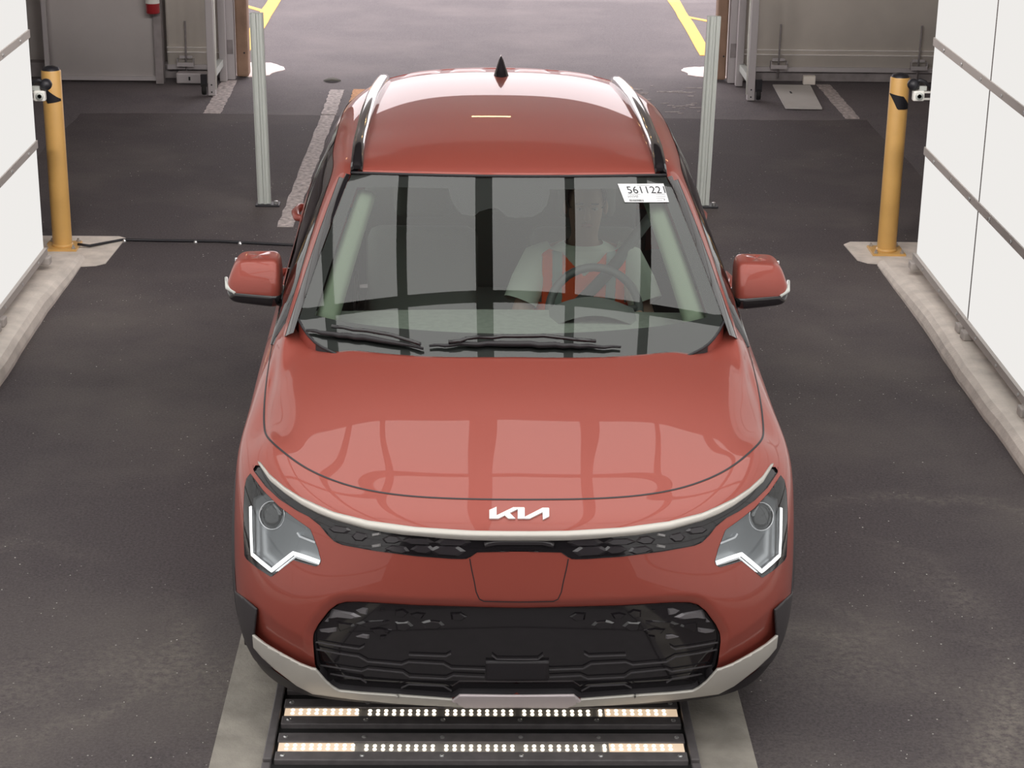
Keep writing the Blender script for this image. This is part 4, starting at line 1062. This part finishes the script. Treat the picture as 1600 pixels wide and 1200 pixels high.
# roof
_ry = [1.80, 1.83, 1.88, 1.95, 2.05, 2.3, 2.6, 2.9, 3.2, 3.6, 3.9, 4.2]
_rz = [1.472, 1.484, 1.496, 1.507, 1.518, 1.533, 1.541, 1.540, 1.531, 1.505, 1.474, 1.428]
def roof_c(y): return spl(_ry, _rz, y)
def roof_pt(s, f):
    s = np.asarray(s, float).ravel(); f = np.asarray(f, float).ravel(); a = np.abs(s)
    y0 = 1.800+.0715*a**1.9; y1 = 4.19-.10*a**2; y = y0+(y1-y0)*f
    yc = np.clip(y-.0715*a**1.9*(1-f), 1.8, 4.2)
    xr = np.interp(f, [0, .12, .35, .6, .85, 1], [.594, .600, .60, .59, .568, .535])
    cr = np.interp(f, [0, .10, .25, .6, 1], [.008, .034, .054, .060, .055])
    return np.stack([xr*s, y, roof_c(yc)-cr*(.55*a**2.2+.45*a**4)], -1)
S, Ff = np.meshgrid(np.linspace(-1, 1, 51), np.concatenate([np.linspace(0, .2, 24), np.linspace(.2, 1, 40)[1:]]), indexing='ij'); n = S.shape[1]
P = roof_pt(S, Ff); F = [(i*n+j, (i+1)*n+j, (i+1)*n+j+1, i*n+j+1) for i in range(50) for j in range(n-1)]
roof = solid(mesh_obj('roof', P, F, PAINT, car, True), .006)
# pressed ribs at the rear of the roof
for s0, s1 in ((-.82, -.5), (-.42, -.12), (.12, .42), (.5, .82)):
    ss = np.linspace(s0, s1, 14); ff = np.linspace(.84, .965, 10); a, b = np.meshgrid(ss, ff, indexing='ij'); P = roof_pt(a, b).reshape(14, 10, 3)
    hgt = np.minimum(1, np.minimum(np.arange(14), 13-np.arange(14))/2)[:, None]*np.minimum(1, np.minimum(np.arange(10), 9-np.arange(10))/2)[None]
    P[..., 2] += .0005+.007*hgt; mesh_obj('roof_rib', P.reshape(-1, 3), [(i*10+j, (i+1)*10+j, (i+1)*10+j+1, i*10+j+1) for i in range(13) for j in range(9)], PAINT, car, True)
# outer edge of the glasshouse: A pillar, cant rail, D pillar
OY = [1.275, 1.33, 1.50, 1.70, 1.90, 2.02, 2.3, 2.7, 3.2, 3.6, 3.9, 4.15]
OX = [.823, .812, .775, .735, .695, .678, .69, .70, .70, .685, .65, .60]
OZ = [.976, 1.015, 1.135, 1.265, 1.375, 1.418, 1.425, 1.428, 1.418, 1.385, 1.34, 1.27]
to = np.concatenate([[0], np.cumsum(np.linalg.norm(np.diff(np.array([OX, OY, OZ]).T, axis=0), axis=1))])
def outer(t): return spl(to, np.array([OX, OY, OZ]).T, t)
# inner edge along the same parameter: windscreen side then roof side
inn = np.concatenate([wind(np.ones(20), np.linspace(-.03, .985, 20)), roof_pt(np.ones(40), np.linspace(0, 1, 40))])
ti = np.concatenate([[0], np.cumsum(np.linalg.norm(np.diff(inn, axis=0), axis=1))])
iA = ti[19]; oA = to[5]
NA, NB = 30, 60
tO = np.concatenate([np.linspace(0, oA, NA), np.linspace(oA, to[-1], NB)[1:]]); tI = np.concatenate([np.linspace(0, iA, NA), np.linspace(iA, ti[-1], NB)[1:]])
PO = outer(tO); PI = np.stack([np.interp(tI, ti, inn[:, k]) for k in range(3)], 1)
def strip(f0, f1, bulge, nseg=6, i0=0, i1=None, off=0.0):
    a, b = PI[i0:i1], PO[i0:i1]; V = []; m = len(a)
    nrm = np.cross(np.gradient(a, axis=0), b-a); nrm /= np.linalg.norm(nrm, axis=1)[:, None]; nrm *= np.where(nrm[:, 2:3] < 0, -1, 1)
    for k in range(nseg+1):
        f = f0+(f1-f0)*k/nseg; V.append(a+(b-a)*f+nrm*(bulge*4*f*(1-f)+off))
    V = np.concatenate(V); return V, [(k*m+j, (k+1)*m+j, (k+1)*m+j+1, k*m+j+1) for k in range(nseg) for j in range(m-1)]
V, F = strip(0, .42, .012, 5, 0, NA, .001); put_pair('pillar_moulding', V, F, GLOSSBLACK)
V, F = strip(.38, 1.0, .014, 8, 0, NA); put_pair('front_pillar', V, F, PAINT)
V, F = strip(0, 1.0, .014, 8, NA-2); put_pair('cant_rail', V, F, PAINT)
# side glass: from the outer edge down to the belt line
def belt(y): 
    us = np.linspace(8.2, 14.5, 200); q = SR(us, np.full(200, 6.0)); return np.stack([np.interp(y, q[:, 1], q[:, 0]), y, np.interp(y, q[:, 1], q[:, 2])], -1)
yb = np.interp(tO, [0, to[1], to[-1]], [1.30, 1.38, 4.16]); PB = belt(yb); PB[:, 0] -= .012
def sidestrip(f0, f1, i0, i1, nseg=10, bulge=.022, off=0.0):
    a, b = PO[i0:i1], PB[i0:i1]; V = []; m = len(a)
    for k in range(nseg+1):
        f = f0+(f1-f0)*k/nseg; q = a+(b-a)*f; q = q+np.array((1, 0, .3))*(bulge*4*f*(1-f)+off); V.append(q)
    V = np.concatenate(V); return V, [(k*m+j, (k+1)*m+j, (k+1)*m+j+1, k*m+j+1) for k in range(nseg) for j in range(m-1)]
M_ = len(tO)
V, F = sidestrip(.0, .10, 0, M_, 3, off=.002); put_pair('window_frame', V, F, GLOSSBLACK)
V, F = sidestrip(.08, 1.0, 4, 46); put_pair('front_side_window', V, F, SIDEGLASS)
V, F = sidestrip(.08, 1.0, 46, 72); put_pair('rear_side_window', V, F, SIDEGLASS)
V, F = sidestrip(.0, 1.06, 0, 8, off=.002); put_pair('mirror_sail', V, F, GLOSSBLACK)
V, F = sidestrip(.0, 1.0, 44, 48, off=.004); put_pair('door_pillar', V, F, GLOSSBLACK)
V, F = sidestrip(.0, 1.0, 71, M_, off=.003); put_pair('rear_pillar', V, F, PAINT)
V, F = sidestrip(.96, 1.03, 2, M_, 2, off=.006); put_pair('belt_moulding', V, F, PLASTIC)
# rear window, spoiler
a = roof_pt(np.linspace(-1, 1, 21), np.ones(21)); b = np.stack([np.linspace(-.68, .68, 21), 4.31-.10*np.linspace(-1, 1, 21)**2, np.full(21, 1.06)], 1)
V = np.concatenate([a, (a+b)/2+np.array((0, .03, 0)), b]); F = [(r*21+k, r*21+k+1, (r+1)*21+k+1, (r+1)*21+k) for r in range(2) for k in range(20)]
mesh_obj('rear_window', V, F, SIDEGLASS, car, True)
ss = np.linspace(-.98, .98, 31); a = roof_pt(ss, np.full(31, .965)); c = a.copy(); c[:, 1] += .10-.03*ss**2; c[:, 2] -= .012; d = c.copy(); d[:, 2] -= .03; e_ = a.copy(); e_[:, 2] -= .03
V = np.concatenate([a+np.array((0, 0, .003)), c, d, e_]); F = [(r*31+k, r*31+k+1, ((r+1) % 4)*31+k+1, ((r+1) % 4)*31+k)[::-1] for r in range(4) for k in range(30)]+[(0, 31, 62, 93), (123, 92, 61, 30)]
sp = mesh_obj('rear_spoiler', V, F, PAINT, car)
for s in (1, -1):
    tl = box_obj('tail_lamp', (min(s*.70, s*.80), max(s*.70, s*.80), 4.0, 4.18, .86, 1.04), REDLAMP, car, bev=.02)
# roof rails
for s in (1, -1):
    f = np.concatenate([[.002, .012], np.linspace(.03, .86, 30), [.875, .885]]); p = roof_pt(np.full(len(f), .965), f)
    lift = np.concatenate([[.0, .004], np.minimum(.024, np.linspace(.008, .16, 30)), [.014, .0]]); V = []; m = len(f)
    prof = [(-.026, -.004), (-.022, .010), (-.010, .016), (.010, .016), (.022, .010), (.026, -.004)]
    for k in range(m):
        for dx, dz in prof: V.append((s*(p[k, 0]+dx), p[k, 1], p[k, 2]-.004+(lift[k]+dz if dz > 0 else -.004)))
    F = [(k*6+j, k*6+j+1, (k+1)*6+j+1, (k+1)*6+j) for k in range(m-1) for j in range(5)]+[tuple(range(6)), tuple((m-1)*6+j for j in range(6))]
    if s > 0: F = [g[::-1] for g in F]
    mesh_obj('roof_rail', V, F, GLOSSBLACK, car, True)
# shark fin aerial
bx = kat(780, 121, z=1.497); V = []; F = []; m = 12
for k, (y, w, h) in enumerate([(-.085, .004, .002), (-.07, .016, .010), (-.04, .030, .018), (0.0, .036, .030), (.03, .034, .055), (.055, .026, .082), (.075, .014, .088), (.085, .004, .05)]):
    for j in range(m+1):
        a = math.pi*j/m; V.append((w*math.cos(a)*(abs(math.cos(a))**.3), y, h*math.sin(a)**1.4))
for k in range(7):
    for j in range(m): F.append((k*(m+1)+j, k*(m+1)+j+1, (k+1)*(m+1)+j+1, (k+1)*(m+1)+j))
mesh_obj('shark_fin_aerial', V, F, GLOSSBLACK, car, True, (0.0, float(bx[1]), float(roof_c(np.array([bx[1]]))[0])-.004))

# ---------------------------------------------------------------- mirrors, handles, wipers
def mirror(s):
    m = bpy.data.objects.new('wing_mirror', None); COL.objects.link(m); m.parent = car; m.location = (s*.955, 1.755, 1.075)
    def shell(name, z0, z1, mt, grow=0.0, y0=-.11, y1=.085):
        V = []; F = []; NA_, NB_ = 48, 24
        for i in range(NB_+1):
            ph = -math.pi/2+math.pi*i/NB_
            for j in range(NA_):
                th = 2*math.pi*j/NA_
                def se(c, e): return math.copysign(abs(c)**e, c)
                x = se(math.cos(ph), .28)*se(math.cos(th), .28); y = se(math.cos(ph), .28)*se(math.sin(th), .45); z = se(math.sin(ph), .42)
                taper = 1-.16*(x*.5+.5)
                X = s*(x*(.102+grow)*(1-.16*max(0, z)) - .010*max(0, z)); Y = y*(.085+grow)-.012*z*0+.035*(x*.5+.5); Zz = z*(.088+grow)*taper
                if y < 0: Y = Y*1.0+.02*z*0
                V.append((X, Y+.045*max(0, z), Zz))
        for i in range(NB_):
            for j in range(NA_): F.append((i*NA_+j, i*NA_+(j+1) % NA_, (i+1)*NA_+(j+1) % NA_, (i+1)*NA_+j))
        if s < 0: F = [f[::-1] for f in F]
        V = np.array(V); keep = [f for f in F if z0 <= np.mean(V[list(f), 2]) <= z1]
        P, G = cull(V, keep); return solid(mesh_obj(name, P, G, mt, m, True), .003)
    shell('mirror_cap', -.046, .2, PAINT); shell('mirror_lower_shell', -.2, -.026, GLOSSBLACK, .003)
    q = bmesh.new(); tube(q, [(s*.07, -.085+.03, -.035), (s*.10, -.03, -.02), (s*.112, .03, 0)], [.006, .010, .006], 8); bm_obj('indicator_lens', q, LENSW, m, True)
    q = bmesh.new(); tube(q, [(-s*.20, -.03, -.075), (-s*.11, -.02, -.072), (-s*.04, -.005, -.06)], [.03, .026, .03], 10); bm_obj('mirror_arm', q, GLOSSBLACK, m, True)
    box_obj('mirror_glass', (-.085, .085, .098, .106, -.06, .06), CHRB, m, bev=.004)
LENSW = mat('indicator_clear', (.7, .72, .68), .15, 0, .5)
mirror(1); mirror(-1)
for s in (1, -1):
    for y in (2.45, 3.52):
        x = side_x(y, .865)*1.0; q = bmesh.new()
        tube(q, [(s*(x-.01), y-.11, .872), (s*(x+.022), y-.085, .872), (s*(x+.036), y, .874), (s*(x+.022), y+.085, .876), (s*(x-.01), y+.11, .876)], [.014, .018, .020, .018, .014], 10)
        bm_obj('door_handle', q, PAINT, car, True)
def wiper(pxs, arm, tip):
    w = bpy.data.objects.new('wiper', None); COL.objects.link(w); w.parent = car
    P = []
    for p in densify(pxs, 12):
        st = wind_px(*p); P.append(tuple(wind([st[0]], [st[1]])[0]+wind_n([st[0]], [st[1]])[0]*.012))
    n = len(P); tube_obj('blade', P, [.004+.007*math.sin(math.pi*(k+.5)/n) for k in range(n)], PLASTIC, w, 8)
    Q = []
    for p in densify(arm, 14):
        st = wind_px(*p); Q.append(tuple(wind([st[0]], [st[1]])[0]+wind_n([st[0]], [st[1]])[0]*.024))
    tube_obj('arm', Q, .007, GLOSSBLACK, w, 8)
wiper([(478, 520), (520, 525), (580, 533), (625, 540), (660, 547)], [(660, 545), (630, 536), (595, 527), (555, 521), (520, 518)], None)
wiper([(672, 544), (720, 541), (800, 541), (880, 543), (968, 546)], [(700, 541), (750, 535), (805, 532), (850, 533), (930, 541)], None)
# ---------------------------------------------------------------- inside of the car
V = []; F = []; n = 31
for k in range(n):
    s = -1+2*k/(n-1); b = wbase(np.array([s*.985]))[0]
    V += [tuple(b+np.array((0, .03, -.045-.05*s*s))), (b[0]*1.0, 1.34+.02*s*s+.02, 1.000), (b[0], 1.66, .995-.015*s*s), (b[0], 1.71, .97), (b[0]*.98, 1.72, .62)]
F = [(k*5+j, (k+1)*5+j, (k+1)*5+j+1, k*5+j+1) for k in range(n-1) for j in range(4)]
dash = mesh_obj('dashboard', V, F, DASH, car, True)
V = [(.15+.32*k/12, 1.60+dy, .99+.045*math.sin(math.pi*k/12)+dz) for dy, dz in ((-.12, -.005), (0, .01), (.10, 0.0)) for k in range(13)]
mesh_obj('instrument_hood', V, [(r*13+k, r*13+k+1, (r+1)*13+k+1, (r+1)*13+k) for r in range(2) for k in range(12)], DARKIN, car, True)
box_obj('cabin_floor', (-.82, .82, 1.3, 4.2, .25, .30), DARKIN, car)
box_obj('luggage_floor', (-.62, .62, 3.35, 4.2, .70, .74), DARKIN, car)
a, b = np.meshgrid(np.linspace(-.97, .97, 25), np.linspace(.01, .97, 30), indexing='ij'); P = roof_pt(a, b)-np.array((0, 0, .035))
mesh_obj('headliner', P, [(i*30+j, i*30+j+1, (i+1)*30+j+1, (i+1)*30+j) for i in range(24) for j in range(29)], LINER, car, True)
for s in (1, -1):
    V = []; m = 24
    for f in np.linspace(.13, .935, m):
        for q, o in ((.865, -.075), (.885, -.058), (.92, -.05), (.95, -.055)): V.append(wind([s*q], [f], o)[0])
    F = [(k*4+j, k*4+j+1, (k+1)*4+j+1, (k+1)*4+j) for k in range(m-1) for j in range(3)]
    solid(mesh_obj('pillar_trim', V, F, TRIMG, car, True), .012, 1 if s > 0 else -1)
def rounded(name, pts, m, parent, b=.04):
    bm = bmesh.new(); box(bm, *pts, bev=b); return bm_obj(name, bm, m, parent, True)
def seat(x):
    s = bpy.data.objects.new('front_seat', None); COL.objects.link(s); s.parent = car; s.location = (x, 2.2, 0)
    rounded('cushion', (-.24, .24, -.32, .22, .38, .54), SEAT, s, .05)
    o = rounded('seat_back', (-.23, .23, -.06, .07, 0, .56), SEAT, s, .05); o.location = (0, .27, .52); o.rotation_euler = (-.16, 0, 0)
    o = rounded('headrest', (-.12, .12, -.04, .05, .60, .79), SEAT, s, .035); o.location = (0, .27, .52); o.rotation_euler = (-.13, 0, 0)
seat(.34); seat(-.34)
rounded('rear_bench', (-.62, .62, 2.95, 3.4, .4, .58), SEAT, car, .05)
rounded('rear_backrest', (-.62, .62, 3.3, 3.42, .55, 1.08), SEAT, car, .05)
# steering wheel
sw = bpy.data.objects.new('steering_wheel', None); COL.objects.link(sw); sw.parent = car; sw.location = (.335, 1.86, .922); sw.rotation_euler = (math.radians(-25), 0, 0)
bm = bmesh.new(); tube(bm, [(.175*math.cos(a), 0, .175*math.sin(a)) for a in np.linspace(0, 2*math.pi, 40, endpoint=False)], .0165, 10, True); bm_obj('rim', bm, WHEELM, sw, True)
bm = bmesh.new(); box(bm, -.075, .075, -.035, .025, -.06, .05, .02); bm_obj('hub', bm, WHEELM, sw, True)
for a, b in (((-.07, -.005, 0), (-.175, 0, .02)), ((.07, -.005, 0), (.175, 0, .02)), ((0, -.005, -.05), (0, 0, -.175))): tube_obj('spoke', [a, b], .014, CHRB if False else WHEELM, sw)
tube_obj('column', [(0, -.02, 0), (0, -.22, -.06)], .03, DARKIN, sw)
rv = rounded('rear_view_mirror', (-.11, .11, -.012, .012, -.03, .03), PLASTIC, car, .01); rv.location = (0.0, 1.80, 1.375)

# windscreen sticker
st4 = [np.array(wind_px(*p)) for p in ((965.9, 286.9), (1035.6, 288.0), (1043.9, 317.6), (974.5, 316.5))]
def stk(a, b, o=.003):
    a = np.atleast_1d(a); b = np.atleast_1d(b)
    q = (st4[0][None]*((1-a)*(1-b))[:, None]+st4[1][None]*(a*(1-b))[:, None]+st4[2][None]*(a*b)[:, None]+st4[3][None]*((1-a)*b)[:, None])
    return wind(q[:, 0], q[:, 1])+wind_n(q[:, 0], q[:, 1])*o
A, B = np.meshgrid(np.linspace(0, 1, 9), np.linspace(0, 1, 6), indexing='ij')
sticker = mesh_obj('windshield_sticker', stk(A.ravel(), B.ravel(), .0025), [(i*6+j, i*6+j+1, (i+1)*6+j+1, (i+1)*6+j) for i in range(8) for j in range(5)], PAPER, car)
sticker['label'] = 'white inventory sticker with black number'
def sticker_text(txt, a0, a1, b0, b1, m):
    cu = bpy.data.curves.new('txt', 'FONT'); cu.body = txt; cu.resolution_u = 3
    t = bpy.data.objects.new('txt', cu); COL.objects.link(t); bpy.context.view_layer.update()
    me = bpy.data.meshes.new_from_object(t.evaluated_get(bpy.context.evaluated_depsgraph_get()))
    v = np.array([x.co[:] for x in me.vertices]); lo, hi = v.min(0), v.max(0)
    a = a0+(a1-a0)*(v[:, 0]-lo[0])/(hi[0]-lo[0]); b = b1+(b0-b1)*(v[:, 1]-lo[1])/(hi[1]-lo[1])
    P = stk(a, b, .0035); F = [tuple(p.vertices) for p in me.polygons]
    bpy.data.objects.remove(t); bpy.data.meshes.remove(me)
    return mesh_obj('printed_number' if txt.isdigit() else 'printed_text', P, F, m, sticker)
sticker_text('5611221', .155, .985, .155, .53, INK)
sticker_text('HYMF', .12, .355, .64, .77, INK2)
def sbar(a0, a1, b0, b1, m=INK2): 
    return mesh_obj('printed_line', stk(np.array([a0, a1, a1, a0]), np.array([b0, b0, b1, b1]), .0035), [(0, 1, 2, 3)][::-1], m, sticker)
sbar(.13, .42, .565, .58); sbar(.75, .96, .57, .585); sbar(.74, .96, .69, .705); sbar(.74, .93, .79, .805); sbar(.40, .68, .09, .105)
x = .12
while x < .43:
    w = random.choice((.004, .008, .012)); sbar(x, x+w, .86, .96, INK); x += w+random.choice((.006, .010))
sbar(.74, .86, .90, .915); sbar(.90, .925, .86, .90, INK)

# ---------------------------------------------------------------- the driver
SKIN = mat('skin', (.40, .25, .19), .55); SHIRT = mat('pale_shirt', (.62, .68, .60), .85); VEST = mat('orange_vest', (.95, .13, .04), .7)
STRIPE = mat('reflective_stripe', (.34, .42, .40), .45, .2); HAIR = mat('dark_hair', (.03, .025, .022), .6); BELT = mat('seat_belt', (.10, .105, .105), .7); TROUS = mat('dark_trousers', (.04, .045, .06), .85)
PX = .315
person = empty('person', (CARX, 0, 0), CARA, 'driver in orange vest over pale t-shirt, seated behind the steering wheel', 'person')
def skin_mesh(name, verts, edges, radii, root, m, parent, sub=2):
    me = bpy.data.meshes.new(name); me.from_pydata(verts, edges, []); o = bpy.data.objects.new(name, me); COL.objects.link(o); o.parent = parent
    md = o.modifiers.new('skin', 'SKIN'); md.use_smooth_shade = True
    for i, r in enumerate(radii):
        sv = me.skin_vertices[0].data[i]; r = r if isinstance(r, tuple) else (r, r); sv.radius = r; sv.use_root = (i == root)
    o.modifiers.new('sub', 'SUBSURF').levels = sub; o.modifiers['sub'].render_levels = sub
    me.materials.append(m); return o
vs_ = []; ed = []; rd = []
def av(p, r, link=None):
    vs_.append(p); rd.append(r)
    if link is not None: ed.append((link, len(vs_)-1))
    return len(vs_)-1
pel = av((PX, 2.31, .62), (.15, .11)); wai = av((PX, 2.35, .78), (.14, .10), pel); che = av((PX, 2.34, .94), (.16, .10), wai); nb = av((PX, 2.30, 1.055), (.075, .07), che)
nk = av((PX, 2.265, 1.115), .055, nb); h1 = av((PX, 2.225, 1.165), (.062, .07), nk); h2 = av((PX, 2.215, 1.235), (.076, .09), h1); h3 = av((PX, 2.225, 1.305), (.074, .09), h2); h4 = av((PX, 2.235, 1.355), (.045, .055), h3)
for s in (1, -1):
    sh = av((PX+s*.165, 2.325, 1.00), .058, che); el = av((PX+s*.262, 2.22, .77), .043, sh); fa = av((PX+s*.235, 2.06, .79), .038, el); wr = av((PX+s*.195, 1.945, .84), .027, fa); pa = av((PX+s*.18, 1.90, .875), .03, wr)
    rim_c = np.array((.335+s*.162, 1.852, .885))
    for q in range(4):
        dz = (.030, .011, -.008, -.026)[q]; L = (.9, 1, .95, .8)[q]
        k1 = av((PX+s*.185+s*.004*q, 1.868, .89+dz), .0095, pa); k2 = av((rim_c[0]+s*.020, 1.835-.004*L, .90+dz), .009, k1); k3 = av((rim_c[0]-s*.010, 1.832, .896+dz), .0085, k2)
    t1 = av((PX+s*.155, 1.90, .895), .011, wr); t2 = av((PX+s*.145, 1.875, .915), .0095, t1); t3 = av((PX+s*.150, 1.855, .925), .009, t2)
    hp = av((PX+s*.09, 2.25, .60), .085, pel); kn = av((PX+s*.13, 1.86, .64), .06, hp); an = av((PX+s*.12, 1.60, .38), .042, kn); ft = av((PX+s*.12, 1.48, .36), .036, an)
body = skin_mesh('body', vs_, ed, rd, pel, SKIN, person)
def ell(c, r, name, m, n=20):
    bm = bmesh.new(); bmesh.ops.create_uvsphere(bm, u_segments=n, v_segments=n//2, radius=1)
    for v in bm.verts: v.co = Vector((c[0]+v.co.x*r[0], c[1]+v.co.y*r[1], c[2]+v.co.z*r[2]))
    return bm_obj(name, bm, m, person, True)
EYE = mat('eye_white', (.42, .38, .35), .4); LIP = mat('lips', (.32, .14, .12), .5)
for s in (1, -1):
    ell((PX+s*.030, 2.130, 1.262), (.012, .008, .007), 'eye', EYE, 12); ell((PX+s*.030, 2.1235, 1.262), (.005, .003, .005), 'pupil', HAIR, 10)
    ell((PX+s*.030, 2.128, 1.282), (.018, .006, .004), 'eyebrow', HAIR, 10); ell((PX+s*.080, 2.225, 1.245), (.010, .020, .030), 'ear', SKIN, 12)
bm = bmesh.new(); tube(bm, [(PX, 2.128, 1.272), (PX, 2.116, 1.245), (PX, 2.108, 1.228), (PX, 2.126, 1.216)], [.007, .010, .015, .008], 10); bm_obj('nose', bm, SKIN, person, True)
ell((PX, 2.137, 1.192), (.024, .008, .007), 'mouth', LIP, 12)
# short hair cap
bm = bmesh.new(); bmesh.ops.create_uvsphere(bm, u_segments=28, v_segments=16, radius=1)
for v in bm.verts: v.co = Vector((PX+v.co.x*.083, 2.232+v.co.y*.102, 1.292+v.co.z*.088))
bmesh.ops.delete(bm, geom=[v for v in bm.verts if (v.co.y < 2.17 and v.co.z < 1.335) or v.co.z < 1.235], context='VERTS'); bm_obj('hair', bm, HAIR, person, True)
# clothes: lofted rings
RZ = [.60, .75, .90, .985, 1.035, 1.062, 1.085]; RA = [.19, .185, .205, .215, .185, .12, .078]; RB = [.14, .13, .135, .125, .10, .082, .07]; RY = [2.30, 2.345, 2.34, 2.33, 2.315, 2.30, 2.285]
def torso(th, z, off=0.0):
    th = np.asarray(th, float); z = np.asarray(z, float)
    a = np.interp(z, RZ, RA)+off; b = np.interp(z, RZ, RB)+off; yc = np.interp(z, RZ, RY)
    c, s_ = np.cos(th), np.sin(th); return np.stack([PX+a*np.sign(c)*np.abs(c)**.85, yc+b*np.sign(s_)*np.abs(s_)**.85, z], -1)
def torso_patch(name, keep, m, off, nt=420, nz=190, z0=.60, z1=1.085, parent=None):
    th = np.linspace(0, 2*math.pi, nt, endpoint=False); z = np.linspace(z0, z1, nz); T, Zg = np.meshgrid(th, z, indexing='ij'); P = torso(T.ravel(), Zg.ravel(), off)
    F = [(i*nz+j, ((i+1) % nt)*nz+j, ((i+1) % nt)*nz+j+1, i*nz+j+1) for i in range(nt) for j in range(nz-1)]
    F = [f for f in F if keep(P[list(f)].mean(0))]; Q, G = cull(P, F); return mesh_obj(name, Q, G, m, parent or person, True)
shirt = torso_patch('t_shirt', lambda p: True, SHIRT, .0)
for s in (1, -1):
    bm = bmesh.new(); tube(bm, [(PX+s*.12, 2.325, 1.02), (PX+s*.175, 2.315, .995), (PX+s*.225, 2.27, .915), (PX+s*.255, 2.235, .845)], [.062, .078, .072, .070], 18, cap=False); bm_obj('sleeve', bm, SHIRT, person, True)
    bm = bmesh.new(); tube(bm, [(PX+s*.08, 2.28, .62), (PX+s*.10, 2.05, .635), (PX+s*.13, 1.84, .645), (PX+s*.125, 1.72, .52), (PX+s*.12, 1.60, .40)], [.115, .10, .078, .068, .058], 16); bm_obj('trouser_leg', bm, TROUS, person, True)
def front(p): return p[1] < np.interp(p[2], RZ, RY)
def vest_keep(p):
    dx = abs(p[0]-PX)
    if p[2] > 1.06 or dx > .168+.0*p[2] and p[2] > .84: return False
    if front(p) and dx < max(.003, (p[2]-.965)*.95): return False
    return True
vest = torso_patch('safety_vest', vest_keep, VEST, .013)
for s in (1, -1):
    torso_patch('reflective_stripe', lambda p: vest_keep(p) and front(p) and .088 < (p[0]-PX)*s < .128, STRIPE, .017, 420, 120)
torso_patch('reflective_stripe', lambda p: vest_keep(p) and .70 < p[2] < .745, STRIPE, .017)
# seat belt worn across the chest
bp = []
for f in np.linspace(0, 1, 30):
    x = PX+.155-.33*f; z = 1.05-.36*f; a_ = np.interp(z, RZ, RA)+.02; b_ = np.interp(z, RZ, RB)+.022
    c_ = min(.97, (abs(x-PX)/a_))**(1/.85); yv = np.interp(z, RZ, RY)-b_*(1-c_*c_)**.425
    bp.append((x, yv, z))
V = []; 
for x, y, z in bp: V += [(x-.018, y-.002, z+.016), (x+.018, y-.002, z-.016)]
V += [(PX+.31, 2.50, 1.20), (PX+.345, 2.50, 1.175)]
N_ = len(bp); V = V[-2:]+V[:-2]
bo = mesh_obj('seat_belt', V, [(2*k, 2*k+1, 2*k+3, 2*k+2) for k in range(N_)], BELT, car, True); solid(bo, .002)
